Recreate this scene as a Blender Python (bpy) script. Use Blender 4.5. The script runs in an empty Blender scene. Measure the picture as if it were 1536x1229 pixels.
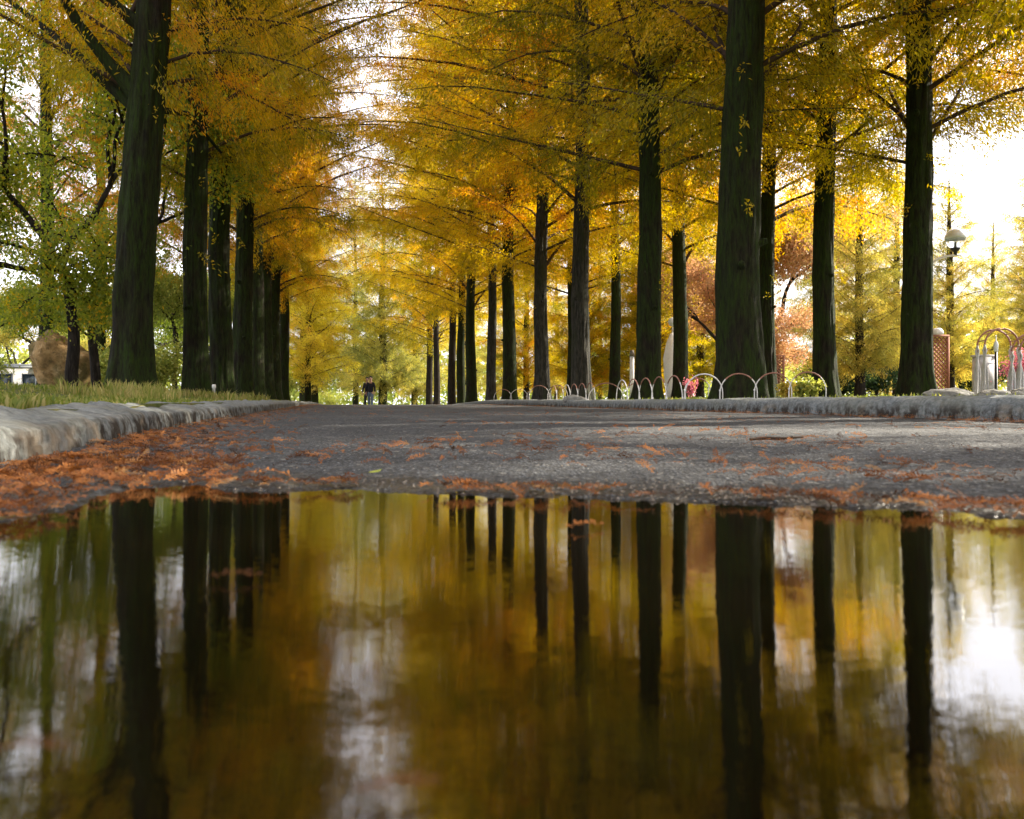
import bpy, math, random
import numpy as np
from mathutils import Vector, noise as mnoise

R = math.radians
SC = bpy.context.scene
COL = SC.collection
rng = np.random.default_rng(7)
random.seed(7)

# ----------------------------------------------------------------------------------------------
# frame of reference: x right, y ahead (metres), z up, still water at z = 0.
# the avenue runs along direction (-SK, 1); u is the distance to its axis line through the camera.
# ----------------------------------------------------------------------------------------------
F = 1280.0
CAM_Z = 0.10
HOR = 627.0
SK = 0.1625


def at(px, d):
    return (px - 768.0) / F * d


def xu(u, d):
    return u - SK * d


def sstep(a, b, x):
    t = np.clip((x - a) / (b - a), 0, 1)
    return t * t * (3 - 2 * t)


# ---------------------------------------------------------------- node helpers
def nt(name):
    m = bpy.data.materials.new(name)
    m.use_nodes = True
    t = m.node_tree
    t.nodes.clear()
    out = t.nodes.new('ShaderNodeOutputMaterial')
    return m, t, out


def nd(t, kind, ins=None, **props):
    n = t.nodes.new(kind)
    for k, v in props.items():
        setattr(n, k, v)
    if ins:
        for k, v in ins.items():
            s = n.inputs[k]
            if isinstance(v, bpy.types.NodeSocket):
                t.links.new(v, s)
            else:
                s.default_value = v
    return n


def ramp(t, fac, stops, interp='LINEAR'):
    n = t.nodes.new('ShaderNodeValToRGB')
    n.color_ramp.interpolation = interp
    e = n.color_ramp.elements
    while len(e) < len(stops):
        e.new(0.5)
    for k, (p, c) in enumerate(stops):
        e[k].position = p
        e[k].color = (c[0], c[1], c[2], 1) if not isinstance(c, (int, float)) else (c, c, c, 1)
    t.links.new(fac, n.inputs['Fac'])
    return n.outputs['Color']


def objcoord(t, scale=(1, 1, 1)):
    tc = nd(t, 'ShaderNodeTexCoord')
    mp = nd(t, 'ShaderNodeMapping', {'Vector': tc.outputs['Object'], 'Scale': scale})
    return mp.outputs['Vector']


def noise(t, vec, scale, detail=4, rough=0.6):
    return nd(t, 'ShaderNodeTexNoise', {'Vector': vec, 'Scale': scale, 'Detail': detail, 'Roughness': rough}).outputs['Fac']


def math_n(t, op, a, b):
    n = t.nodes.new('ShaderNodeMath')
    n.operation = op
    for k, v in enumerate((a, b)):
        if isinstance(v, bpy.types.NodeSocket):
            t.links.new(v, n.inputs[k])
        else:
            n.inputs[k].default_value = v
    return n.outputs[0]


def mixc(t, fac, a, b, mode='MIX'):
    n = t.nodes.new('ShaderNodeMix')
    n.data_type = 'RGBA'
    n.blend_type = mode
    for key, v in ((0, fac), (6, a), (7, b)):
        if isinstance(v, bpy.types.NodeSocket):
            t.links.new(v, n.inputs[key])
        elif key == 0:
            n.inputs[0].default_value = v
        else:
            n.inputs[key].default_value = (v[0], v[1], v[2], 1)
    return n.outputs[2]


def bump(t, h, strength=0.5, dist=0.01):
    return nd(t, 'ShaderNodeBump', {'Height': h, 'Strength': strength, 'Distance': dist}).outputs['Normal']


def principled(t, out, color, rough=0.7, normal=None, spec=0.3, metal=0.0):
    p = nd(t, 'ShaderNodeBsdfPrincipled')
    for k, v in (('Base Color', color), ('Roughness', rough), ('Specular IOR Level', spec), ('Metallic', metal)):
        if isinstance(v, bpy.types.NodeSocket):
            t.links.new(v, p.inputs[k])
        elif k == 'Base Color':
            p.inputs[k].default_value = (v[0], v[1], v[2], 1)
        else:
            p.inputs[k].default_value = v
    if normal is not None:
        t.links.new(normal, p.inputs['Normal'])
    t.links.new(p.outputs[0], out.inputs['Surface'])
    return p


def leaf_material(name, stops, trans=0.5, shift=0.25, tboost=1.25):
    """thin leaf: colour from the per-leaf 'tint' attribute, drifting a little from tree to tree."""
    m, t, out = nt(name)
    a = nd(t, 'ShaderNodeAttribute', attribute_name='tint').outputs['Fac']
    oi = nd(t, 'ShaderNodeObjectInfo').outputs['Random']
    s = math_n(t, 'MULTIPLY', math_n(t, 'SUBTRACT', oi, 0.5), shift)
    f = math_n(t, 'ADD', a, s)
    c = ramp(t, f, stops)
    dif = nd(t, 'ShaderNodeBsdfDiffuse', {'Color': c})
    tc = nd(t, 'ShaderNodeHueSaturation', {'Color': c, 'Value': tboost, 'Saturation': 1.1})
    tr = nd(t, 'ShaderNodeBsdfTranslucent', {'Color': tc.outputs[0]})
    mx = nd(t, 'ShaderNodeMixShader', {0: trans, 1: dif.outputs[0], 2: tr.outputs[0]})
    gl = nd(t, 'ShaderNodeBsdfGlossy', {'Color': (1, 1, 1, 1), 'Roughness': 0.45})
    m2 = nd(t, 'ShaderNodeMixShader', {0: 0.01, 1: mx.outputs[0], 2: gl.outputs[0]})
    t.links.new(m2.outputs[0], out.inputs['Surface'])
    return m


# ---------------------------------------------------------------- materials
M = {}
GOLD = [(0.0, (0.15, 0.15, 0.012)), (0.25, (0.36, 0.28, 0.020)), (0.5, (0.58, 0.39, 0.028)),
        (0.75, (0.60, 0.29, 0.022)), (1.0, (0.38, 0.13, 0.018))]
AMBER = [(0.0, (0.28, 0.19, 0.015)), (0.3, (0.52, 0.32, 0.022)), (0.6, (0.60, 0.27, 0.020)), (1.0, (0.40, 0.13, 0.018))]
OLIVE = [(0.0, (0.17, 0.16, 0.014)), (0.3, (0.38, 0.29, 0.020)), (0.6, (0.56, 0.39, 0.030)), (1.0, (0.60, 0.30, 0.028))]
YELG = [(0.0, (0.20, 0.21, 0.05)), (0.3, (0.42, 0.37, 0.08)), (0.6, (0.64, 0.50, 0.11)), (1.0, (0.66, 0.41, 0.12))]
GREEN = [(0.0, (0.07, 0.105, 0.018)), (0.4, (0.15, 0.19, 0.028)), (0.75, (0.29, 0.29, 0.04)), (1.0, (0.52, 0.31, 0.035))]
PALEG = [(0.0, (0.10, 0.14, 0.03)), (0.5, (0.24, 0.28, 0.06)), (1.0, (0.44, 0.40, 0.10))]
RUST = [(0.0, (0.36, 0.25, 0.11)), (0.5, (0.50, 0.29, 0.16)), (1.0, (0.56, 0.25, 0.17))]
PINK = [(0.0, (0.10, 0.14, 0.05)), (0.4, (0.5, 0.14, 0.2)), (1.0, (0.7, 0.28, 0.36))]
DARK = [(0.0, (0.015, 0.03, 0.012)), (0.6, (0.03, 0.055, 0.02)), (1.0, (0.06, 0.09, 0.03))]
M['gold'] = leaf_material('golden_needles', GOLD, 0.58, 0.30, 1.4)
M['amber'] = leaf_material('amber_needles', AMBER, 0.58, 0.30, 1.4)
M['olive'] = leaf_material('olive_gold_needles', OLIVE, 0.58, 0.30, 1.4)
M['yelg'] = leaf_material('yellow_green_needles', YELG, 0.5, 0.4)
M['painted_sun_yellow'] = leaf_material('painted_sun_yellow_needles', [(0.0, (0.42, 0.38, 0.05)), (0.4, (0.72, 0.60, 0.08)), (1.0, (0.76, 0.52, 0.10))], 0.55, 0.1, 1.25)  # sunlight put into the leaf colour; no sun reaches this tree
M['green'] = leaf_material('green_leaves', GREEN, 0.5, 0.3, 1.9)
M['paleg'] = leaf_material('pale_green_leaves', PALEG, 0.5, 0.4)
M['rust'] = leaf_material('rust_red_leaves', RUST, 0.45, 0.3)
M['pink'] = leaf_material('pink_blossom', PINK, 0.4, 0.0)
M['dark'] = leaf_material('dark_evergreen_leaves', DARK, 0.3, 0.3)
M['blade'] = leaf_material('grass_blades', [(0.0, (0.07, 0.12, 0.02)), (0.5, (0.17, 0.20, 0.04)), (1.0, (0.42, 0.34, 0.14))], 0.4, 0.0)
M['litter'] = leaf_material('fallen_needles', [(0.0, (0.06, 0.030, 0.016)), (0.35, (0.23, 0.083, 0.030)), (0.7, (0.44, 0.175, 0.052)),
                                              (1.0, (0.34, 0.18, 0.07))], 0.2, 0.0, 1.0)
M['litter_green'] = leaf_material('fallen_green_leaf', [(0.0, (0.25, 0.32, 0.05)), (1.0, (0.42, 0.42, 0.09))], 0.3, 0.0)


def bark(name, brown, moss, mossamt):
    m, t, out = nt(name)
    v = objcoord(t, (1, 1, 0.16))
    v2 = objcoord(t, (1, 1, 0.45))
    n1 = noise(t, v, 26, 5, 0.7)
    n2 = noise(t, v2, 3.0, 4, 0.6)
    n3 = noise(t, v, 60, 3, 0.6)
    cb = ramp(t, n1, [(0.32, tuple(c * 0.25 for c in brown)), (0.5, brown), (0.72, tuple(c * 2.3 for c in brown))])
    cm = ramp(t, n3, [(0.3, tuple(c * 0.55 for c in moss)), (0.7, tuple(c * 1.5 for c in moss))])
    mf = ramp(t, n2, [(0.62 - mossamt * 0.4, 0.0), (0.75 - mossamt * 0.3, 1.0)])
    mf = math_n(t, 'MULTIPLY', mf, ramp(t, n1, [(0.38, 0.15), (0.6, 1.0)]))
    c = mixc(t, mf, cb, cm)
    lich = ramp(t, noise(t, v2, 9, 5, 0.75), [(0.66, 0.0), (0.74, 0.5)])
    c = mixc(t, lich, c, (0.10, 0.10, 0.08))
    h = math_n(t, 'ADD', n1, math_n(t, 'MULTIPLY', n3, 0.4))
    principled(t, out, c, 0.9, bump(t, h, 1.0, 0.03), 0.15)
    return m


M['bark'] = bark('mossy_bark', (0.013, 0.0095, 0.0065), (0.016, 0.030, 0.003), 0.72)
M['bark_grey'] = bark('grey_green_bark', (0.032, 0.030, 0.024), (0.022, 0.028, 0.010), 0.3)
M['bark_dark'] = bark('dark_bark', (0.020, 0.016, 0.013), (0.018, 0.025, 0.008), 0.15)
m, t, out = nt('twig_bark')
principled(t, out, ramp(t, noise(t, objcoord(t), 20), [(0.3, (0.035, 0.024, 0.017)), (0.7, (0.07, 0.045, 0.03))]), 0.9, None, 0.1)
M['twig'] = m

# asphalt: dark binder with pale and mid-grey stones; wet and darker round the puddle ('wet' attribute)
m, t, out = nt('asphalt')
v = objcoord(t)
vo = nd(t, 'ShaderNodeTexVoronoi', {'Vector': v, 'Scale': 150.0, 'Randomness': 1.0})
vo2 = nd(t, 'ShaderNodeTexVoronoi', {'Vector': v, 'Scale': 70.0, 'Randomness': 1.0})
sep = nd(t, 'ShaderNodeSeparateColor', {'Color': vo.outputs['Color']})
sep2 = nd(t, 'ShaderNodeSeparateColor', {'Color': vo2.outputs['Color']})
stone = ramp(t, sep.outputs[0], [(0.0, (0.032, 0.036, 0.041)), (0.6, (0.078, 0.086, 0.096)), (0.92, (0.125, 0.132, 0.14)), (1.0, (0.22, 0.22, 0.21))])
gap = ramp(t, vo.outputs['Distance'], [(0.25, 1.0), (0.6, 0.0)])
c = mixc(t, gap, (0.022, 0.022, 0.023), stone)
big = ramp(t, sep2.outputs[1], [(0.96, 0.0), (0.98, 1.0)])
c = mixc(t, math_n(t, 'MULTIPLY', big, 0.6), c, (0.20, 0.19, 0.17))
patch = ramp(t, noise(t, v, 1.7, 6, 0.65), [(0.3, 0.72), (0.7, 1.25)])
c = mixc(t, 1.0, c, patch, 'MULTIPLY')
wet = nd(t, 'ShaderNodeAttribute', attribute_name='wet').outputs['Fac']
wn = math_n(t, 'MULTIPLY', wet, ramp(t, noise(t, v, 9, 4), [(0.25, 0.5), (0.65, 1.0)]))
c = mixc(t, wn, c, mixc(t, 1.0, c, (0.38, 0.37, 0.36), 'MULTIPLY'))
rg = ramp(t, wn, [(0.0, 0.85), (1.0, 0.28)])
hh = math_n(t, 'ADD', math_n(t, 'MULTIPLY', vo.outputs['Distance'], -1.0), math_n(t, 'MULTIPLY', vo2.outputs['Distance'], -0.6))
principled(t, out, c, rg, bump(t, hh, 0.9, 0.004), 0.35)
M['asphalt'] = m

# weathered kerb stone
m, t, out = nt('kerb_stone')
v = objcoord(t, (1, 0.4, 1))
n1 = noise(t, v, 45, 6, 0.7)
n2 = noise(t, v, 5, 5, 0.6)
c = ramp(t, n1, [(0.25, (0.07, 0.078, 0.080)), (0.5, (0.17, 0.185, 0.188)), (0.8, (0.31, 0.32, 0.315))])
c = mixc(t, ramp(t, n2, [(0.45, 0.0), (0.7, 0.55)]), c, (0.17, 0.17, 0.13))
va = nd(t, 'ShaderNodeAttribute', attribute_name='low').outputs['Fac']
mp2 = nd(t, 'ShaderNodeMapping', {'Vector': nd(t, 'ShaderNodeTexCoord').outputs['Object'], 'Rotation': (0, 0, 0.7), 'Scale': (12, 36, 20)}).outputs['Vector']
scr = noise(t, mp2, 1.0, 4, 0.6)
c = mixc(t, ramp(t, scr, [(0.36, 0.4), (0.5, 0.0)]), c, (0.045, 0.047, 0.045))
st = noise(t, objcoord(t, (1, 0.5, 0.4)), 24, 4, 0.65)
stain = math_n(t, 'MULTIPLY', va, ramp(t, st, [(0.40, 0.0), (0.56, 1.0)]))
c = mixc(t, stain, c, (0.035, 0.028, 0.022))
tan = math_n(t, 'MULTIPLY', va, ramp(t, noise(t, v, 8, 3), [(0.55, 0.0), (0.7, 0.6)]))
c = mixc(t, tan, c, (0.30, 0.24, 0.17))
principled(t, out, c, 0.9, bump(t, math_n(t, 'ADD', n1, scr), 0.9, 0.008), 0.2)
M['kerb'] = m

# earth and turf
m, t, out = nt('turf')
v = objcoord(t)
c = ramp(t, noise(t, v, 2.2, 7, 0.7), [(0.3, (0.045, 0.07, 0.018)), (0.5, (0.10, 0.12, 0.03)), (0.62, (0.18, 0.15, 0.06)), (0.8, (0.20, 0.12, 0.06))])
c = mixc(t, ramp(t, noise(t, v, 30, 4), [(0.45, 0.0), (0.65, 0.6)]), c, (0.07, 0.05, 0.03))
principled(t, out, c, 0.95, bump(t, noise(t, v, 40, 5), 0.8, 0.03), 0.1)
M['turf'] = m

# water: still, a little rough so mirrored trunks stretch downward
m, t, out = nt('puddle_water')
# fine wind ripples: the normal itself wavers, more along the view than across it
nz = nd(t, 'ShaderNodeTexNoise', {'Vector': objcoord(t, (110, 420, 1)), 'Scale': 1.0, 'Detail': 2.0, 'Roughness': 0.5}).outputs['Color']
off = nd(t, 'ShaderNodeVectorMath', {0: nz, 1: (0.5, 0.5, 0.5)}, operation='SUBTRACT').outputs[0]
off = nd(t, 'ShaderNodeVectorMath', {0: off, 1: (0.025, 0.062, 0.0)}, operation='MULTIPLY').outputs[0]
nb = bump(t, noise(t, objcoord(t), 6, 2, 0.5), 0.03, 0.01)
nn = nd(t, 'ShaderNodeVectorMath', {0: nb, 1: off}, operation='ADD').outputs[0]
nn = nd(t, 'ShaderNodeVectorMath', {0: nn}, operation='NORMALIZE').outputs[0]
p = principled(t, out, (0.004, 0.0026, 0.0012), 0.02, nn, 0.5)
p.inputs['IOR'].default_value = 2.5
M['water'] = m


def plain(name, col, rough=0.6, var=0.25, scale=12, metal=0.0, spec=0.4, bmp=0.15):
    m, t, out = nt(name)
    v = objcoord(t)
    n = noise(t, v, scale, 5, 0.65)
    c = ramp(t, n, [(0.25, tuple(x * (1 - var) for x in col)), (0.75, tuple(min(1, x * (1 + var)) for x in col))])
    principled(t, out, c, rough, bump(t, n, bmp, 0.01), spec, metal)
    M[name] = m
    return m


plain('white_paint', (0.72, 0.71, 0.69), 0.5, 0.12)
plain('pale_metal', (0.62, 0.60, 0.58), 0.45, 0.2)
plain('rusty_paint', (0.28, 0.13, 0.095), 0.6, 0.35, 25)
plain('red_brick', (0.30, 0.125, 0.075), 0.8, 0.35, 30)
plain('grey_concrete', (0.38, 0.39, 0.40), 0.85, 0.2)
plain('black_metal', (0.02, 0.02, 0.022), 0.45, 0.3)
plain('denim', (0.11, 0.16, 0.24), 0.9, 0.2, 40)
plain('navy_cloth', (0.012, 0.013, 0.022), 0.9, 0.3, 40)
plain('dark_cloth', (0.02, 0.02, 0.025), 0.9, 0.3, 40)
plain('skin', (0.50, 0.29, 0.21), 0.6, 0.08)
plain('black_hair', (0.012, 0.010, 0.009), 0.6, 0.3)
plain('shoe_leather', (0.03, 0.025, 0.02), 0.6, 0.2)
plain('roof_sheet', (0.22, 0.24, 0.27), 0.6, 0.15)
plain('window_glass', (0.03, 0.04, 0.05), 0.1, 0.1)
plain('gravel_stone', (0.15, 0.125, 0.10), 0.85, 0.75, 60)
m, t, out = nt('boulder_rock')
v = objcoord(t)
n1 = noise(t, v, 4, 8, 0.65)
n2 = noise(t, v, 1.6, 4, 0.6)
c = ramp(t, n1, [(0.3, (0.11, 0.07, 0.03)), (0.5, (0.34, 0.21, 0.085)), (0.7, (0.52, 0.36, 0.18))])
c = mixc(t, ramp(t, n2, [(0.45, 0.0), (0.6, 0.8)]), c, (0.09, 0.085, 0.03))
c = mixc(t, ramp(t, noise(t, v, 11, 6, 0.75), [(0.56, 0.0), (0.66, 0.75)]), c, (0.05, 0.042, 0.02))
c = mixc(t, ramp(t, noise(t, v, 7, 5, 0.7), [(0.60, 0.0), (0.68, 0.6)]), c, (0.62, 0.46, 0.26))
principled(t, out, c, 0.9, bump(t, noise(t, v, 9, 8, 0.7), 1.0, 0.10), 0.2)
M['boulder'] = m
m, t, out = nt('field_stone')
n1 = noise(t, objcoord(t), 14, 7, 0.65)
c = ramp(t, n1, [(0.3, (0.14, 0.14, 0.13)), (0.7, (0.36, 0.35, 0.32))])
principled(t, out, c, 0.9, bump(t, n1, 0.9, 0.03), 0.2)
M['stone'] = m
m, t, out = nt('frosted_globe')
p = principled(t, out, (0.62, 0.66, 0.72), 0.3, None, 0.5)
M['globe'] = m
m, t, out = nt('clear_globe')
p = principled(t, out, (0.9, 0.93, 0.95), 0.05, None, 0.5)
p.inputs['Transmission Weight'].default_value = 0.85
p.inputs['IOR'].default_value = 1.1
M['clear'] = m


# ---------------------------------------------------------------- mesh helpers
def mesh_np(name, V, faces, mat=None, attrs=None, smooth=False):
    """faces: (n,3) or (n,4) array, or a list of such arrays."""
    if not isinstance(faces, (list, tuple)):
        faces = [faces]
    faces = [f for f in faces if len(f)]
    me = bpy.data.meshes.new(name)
    V = np.asarray(V, dtype=np.float32)
    me.vertices.add(len(V))
    me.vertices.foreach_set('co', V.ravel())
    tot = [np.full(len(f), f.shape[1], dtype=np.int32) for f in faces]
    tot = np.concatenate(tot)
    idx = np.concatenate([np.asarray(f, dtype=np.int32).ravel() for f in faces])
    start = np.concatenate([[0], np.cumsum(tot)[:-1]]).astype(np.int32)
    me.loops.add(len(idx))
    me.loops.foreach_set('vertex_index', idx)
    me.polygons.add(len(tot))
    me.polygons.foreach_set('loop_start', start)
    if attrs:
        for k, (dom, arr) in attrs.items():
            a = me.attributes.new(k, 'FLOAT', dom)
            a.data.foreach_set('value', np.asarray(arr, dtype=np.float32))
    me.update(calc_edges=True)
    if smooth:
        me.polygons.foreach_set('use_smooth', np.ones(len(tot), dtype=bool))
    if mat:
        me.materials.append(mat)
    me.validate()
    return me


def ob(name, me, parent=None, loc=(0, 0, 0), rz=0.0, scale=(1, 1, 1)):
    o = bpy.data.objects.new(name, me)
    COL.objects.link(o)
    o.parent = parent
    o.location = loc
    o.rotation_euler = (0, 0, rz)
    o.scale = scale if isinstance(scale, (tuple, list)) else (scale,) * 3
    return o


def thing(name, label, cat, loc=(0, 0, 0), rz=0.0, group=None, me=None, scale=(1, 1, 1)):
    o = ob(name, me, None, loc, rz, scale)
    o['label'] = label
    o['category'] = cat
    if group:
        o['group'] = group
    return o


def kind(o, k):
    o['kind'] = k
    return o


class MB:
    """collects tubes, boxes and lathes into one mesh"""

    def __init__(s):
        s.V, s.F3, s.F4, s.n = [], [], [], 0

    def add(s, V, F):
        V = np.asarray(V, float)
        F = np.asarray(F, int) + s.n
        s.V.append(V)
        (s.F4 if F.shape[1] == 4 else s.F3).append(F)
        s.n += len(V)

    def tube(s, pts, rad, sides=8, cap=True, twist=0.0):
        pts = np.asarray(pts, float)
        n = len(pts)
        rad = np.broadcast_to(np.asarray(rad, float), (n,))
        tan = np.gradient(pts, axis=0)
        tan /= np.linalg.norm(tan, axis=1, keepdims=True) + 1e-9
        ref = np.array([0, 0, 1.0]) if abs(tan[0][2]) < 0.9 else np.array([1.0, 0, 0])
        a = np.cross(tan, ref)
        a /= np.linalg.norm(a, axis=1, keepdims=True) + 1e-9
        b = np.cross(tan, a)
        th = np.linspace(0, 2 * math.pi, sides, endpoint=False) + twist
        V = pts[:, None] + rad[:, None, None] * (np.cos(th)[None, :, None] * a[:, None] + np.sin(th)[None, :, None] * b[:, None])
        V = V.reshape(-1, 3)
        i = np.arange(n - 1)[:, None] * sides
        j = np.arange(sides)[None]
        k = (j + 1) % sides
        Fq = np.stack([i + j, i + k, i + sides + k, i + sides + j], -1).reshape(-1, 4)
        base = len(V)
        s.add(V, Fq)
        if cap:
            off = s.n - base
            for row, c in ((0, pts[0]), (n - 1, pts[-1])):
                ci = s.n
                s.V.append(np.array([c]))
                s.n += 1
                jj = np.arange(sides)
                s.F3.append(np.stack([np.full(sides, ci), off + row * sides + jj, off + row * sides + (jj + 1) % sides], -1))

    def box(s, c, size, rz=0.0, taper=1.0):
        x, y, z = [q / 2 for q in size]
        V = []
        for dz, tp in ((-z, 1.0), (z, taper)):
            for dx, dy in ((-x, -y), (x, -y), (x, y), (-x, y)):
                V.append((dx * tp, dy * tp, dz))
        V = np.array(V)
        cr, sr = math.cos(rz), math.sin(rz)
        V[:, :2] = np.stack([V[:, 0] * cr - V[:, 1] * sr, V[:, 0] * sr + V[:, 1] * cr], -1)
        V += np.array(c)
        s.add(V, [(3, 2, 1, 0), (4, 5, 6, 7), (0, 1, 5, 4), (1, 2, 6, 5), (2, 3, 7, 6), (3, 0, 4, 7)])

    def lathe(s, prof, c=(0, 0, 0), sides=24):
        prof = np.asarray(prof, float)
        th = np.linspace(0, 2 * math.pi, sides, endpoint=False)
        V = np.stack([prof[:, None, 0] * np.cos(th), prof[:, None, 0] * np.sin(th), np.repeat(prof[:, None, 1], sides, 1)], -1).reshape(-1, 3) + np.array(c)
        n = len(prof)
        i = np.arange(n - 1)[:, None] * sides
        j = np.arange(sides)[None]
        k = (j + 1) % sides
        s.add(V, np.stack([i + j, i + k, i + sides + k, i + sides + j], -1).reshape(-1, 4))

    def mesh(s, name, mat, smooth=False):
        fs = []
        if s.F4:
            fs.append(np.concatenate(s.F4))
        if s.F3:
            fs.append(np.concatenate(s.F3))
        return mesh_np(name, np.concatenate(s.V), fs, mat, None, smooth)


def fb(x, y, z=0.0, oct=3):
    return mnoise.fractal(Vector((x, y, z)), 1.0, 2.0, oct)


# value noise on arrays (fast)
_perm = rng.random((256, 256))


def vnoise(x, y):
    xi = np.floor(x).astype(int)
    yi = np.floor(y).astype(int)
    fx = x - xi
    fy = y - yi
    fx = fx * fx * (3 - 2 * fx)
    fy = fy * fy * (3 - 2 * fy)
    g = lambda a, b: _perm[a & 255, b & 255]
    return (g(xi, yi) * (1 - fx) + g(xi + 1, yi) * fx) * (1 - fy) + (g(xi, yi + 1) * (1 - fx) + g(xi + 1, yi + 1) * fx) * fy - 0.5


# ---------------------------------------------------------------- terrain functions
PUD = np.array([(-0.486, 0.81), (-0.49, 0.93), (-0.545, 1.20), (-0.473, 1.29), (-0.40, 1.19), (-0.313, 1.155), (-0.234, 1.21), (-0.15, 1.14),
                (-0.059, 1.115), (0.03, 1.07), (0.094, 1.076), (0.186, 1.024), (0.26, 1.01), (0.33, 0.977), (0.433, 0.92), (0.502, 0.837), (0.62, 0.74),
                (0.85, 0.55), (1.0, 0.2), (0.9, -0.3), (0.4, -0.7), (-0.2, -0.7), (-0.5, -0.3), (-0.52, 0.2), (-0.50, 0.55)])


def pud_sd(x, y):
    """signed distance to the puddle outline, negative inside"""
    x = np.asarray(x, float)
    y = np.asarray(y, float)
    d = np.full(x.shape, 1e9)
    ins = np.zeros(x.shape, bool)
    n = len(PUD)
    for k in range(n):
        ax, ay = PUD[k]
        bx, by = PUD[(k + 1) % n]
        ex, ey = bx - ax, by - ay
        tt = np.clip(((x - ax) * ex + (y - ay) * ey) / (ex * ex + ey * ey), 0, 1)
        d = np.minimum(d, np.hypot(x - ax - tt * ex, y - ay - tt * ey))
        cond = ((ay > y) != (by > y))
        with np.errstate(divide='ignore', invalid='ignore'):
            xc = ax + (y - ay) / (by - ay + 1e-12) * (bx - ax)
        ins ^= cond & (x < xc)
    return np.where(ins, -d, d)


def rise(d):
    """long profile of the avenue"""
    d = np.asarray(d, float)
    e = np.clip(d - 1.1, 0, None)
    z = 0.02 * np.minimum(e, 23)
    t2 = np.clip((e - 23) / 16, 0, 1)
    z = z + 0.02 * 16 * (t2 - t2 * t2 / 2)
    z = z - 0.003 * np.clip(e - 42, 0, 60)
    return z


_LD = np.array([-6, -3, 0, 1.48, 2.6, 4, 7.45, 14.5, 23, 40, 120.0])
_LU = np.array([-0.50, -0.52, -0.58, -0.67, -0.80, -0.96, -1.10, -1.45, -1.95, -2.3, -2.5])
_td = np.linspace(-6, 120, 6000)
_tu = np.interp(_td, _LD, _LU)
for _ in range(3):
    k_ = 41
    _tu = np.convolve(np.pad(_tu, k_ // 2, mode='edge'), np.ones(k_) / k_, mode='valid')


def uL(d):
    return np.interp(d, _td, _tu)


def uR(d):
    return 3.8 + 0.0 * np.asarray(d, float)


def road_z(x, d):
    x = np.asarray(x, float)
    d = np.asarray(d, float)
    sd = pud_sd(x, d)
    near = np.where(sd > 0, 0.02 * np.minimum(sd, 6) + 0.0015, np.maximum(sd * 0.2, -0.02))
    w = sstep(1.5, 4.5, d)
    return near * (1 - w) + rise(d) * w


def land_z(u, d):
    """ground beside the avenue"""
    base = rise(d) + 0.10
    l = uL(d) - u
    r = u - uR(d)
    z = base.copy() if isinstance(base, np.ndarray) else base
    z = z + np.where(l > 0, 0.20 * sstep(0.2, 3.0, l) * sstep(1.5, 9, d) + 0.012 * np.clip(l - 3, 0, 30), 0)
    z = z + np.where(r > 0, 0.05 * sstep(0.2, 3.0, r) + 0.014 * np.clip(r - 3, 0, 30), 0)
    return z


def lz(x, d):
    return float(land_z(np.array([x + SK * d]), np.array([float(d)]))[0])


# ---------------------------------------------------------------- ground, path, kerbs, water
def grid_faces(nr, nc):
    i = np.arange(nr - 1)[:, None] * nc
    j = np.arange(nc - 1)[None]
    return np.stack([i + j, i + j + 1, i + nc + j + 1, i + nc + j], -1).reshape(-1, 4)


def build_ground():
    ds = np.concatenate([[-400, -150, -60, -25, -10], np.arange(-5, 60, 0.5), np.arange(60, 140, 4), [160, 220, 320, 500, 900]])
    offs = np.concatenate([[0.0], np.geomspace(0.2, 600, 34)])
    rows = []
    for d in ds:
        l = float(uL(d)) - 0.13
        r = float(uR(d)) + 0.13
        un = np.concatenate([l - offs[::-1], [l + 0.005, r - 0.005], r + offs])
        dd = np.full(un.shape, float(d))
        z = land_z(un, dd)
        inside = (un > l) & (un < r)
        z = z + 0.03 * vnoise(un * 0.9 + 50, dd * 0.9 + 50) * (~inside) + 0.3 * vnoise(un * 0.05, dd * 0.05) * sstep(20, 60, np.abs(un))
        z = np.where(inside, (float(rise(d)) - 0.25) if d < 88 else z, z)
        rows.append(np.stack([un - SK * np.clip(dd, -10, 130), dd, z], -1))
    V = np.concatenate(rows)
    o = ob('ground', mesh_np('ground', V, grid_faces(len(ds), len(offs) * 2 + 2), M['turf'], None, True))
    return kind(o, 'structure')


def build_path():
    a = np.arange(-1.0, 0.55, 0.03)
    b = [0.55]
    while b[-1] < 8:
        b.append(b[-1] + 0.0065 * max(0.75, b[-1] ** 1.0))
    c = [b[-1]]
    while c[-1] < 90:
        c.append(c[-1] + 0.02 * c[-1])
    ds = np.concatenate([[-6, -4, -2.5, -1.6], a, b[:-1], c])
    s = np.linspace(0, 1, 480)
    s = s * 0.6 + 0.4 * s ** 2          # finer near the left kerb where the camera sits
    D, S = np.meshgrid(ds, s, indexing='ij')
    U0 = uL(D) - 0.06
    U = U0 + S * (uR(D) + 0.06 - U0)
    X = U - SK * D
    Z = road_z(X, D)
    nz = 0.0045 * vnoise(X * 14, D * 14) + 0.0045 * vnoise(X * 45 + 9, D * 45) + 0.0030 * vnoise(X * 120 + 5, D * 120)
    sd = pud_sd(X, D)
    Z = Z + nz * np.where(sd < 0, 0.6, 1) + 0.018 * vnoise(X * 1.1, D * 0.9 + 3) * sstep(1.6, 3.5, D)
    wet = 1 - sstep(0.02, 0.30, sd + 0.12 * vnoise(X * 5, D * 5))
    V = np.stack([X, D, Z], -1).reshape(-1, 3)
    o = ob('path', mesh_np('path', V, grid_faces(len(ds), len(s)), M['asphalt'], {'wet': ('POINT', wet.ravel())}, True))
    return kind(o, 'structure')


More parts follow.
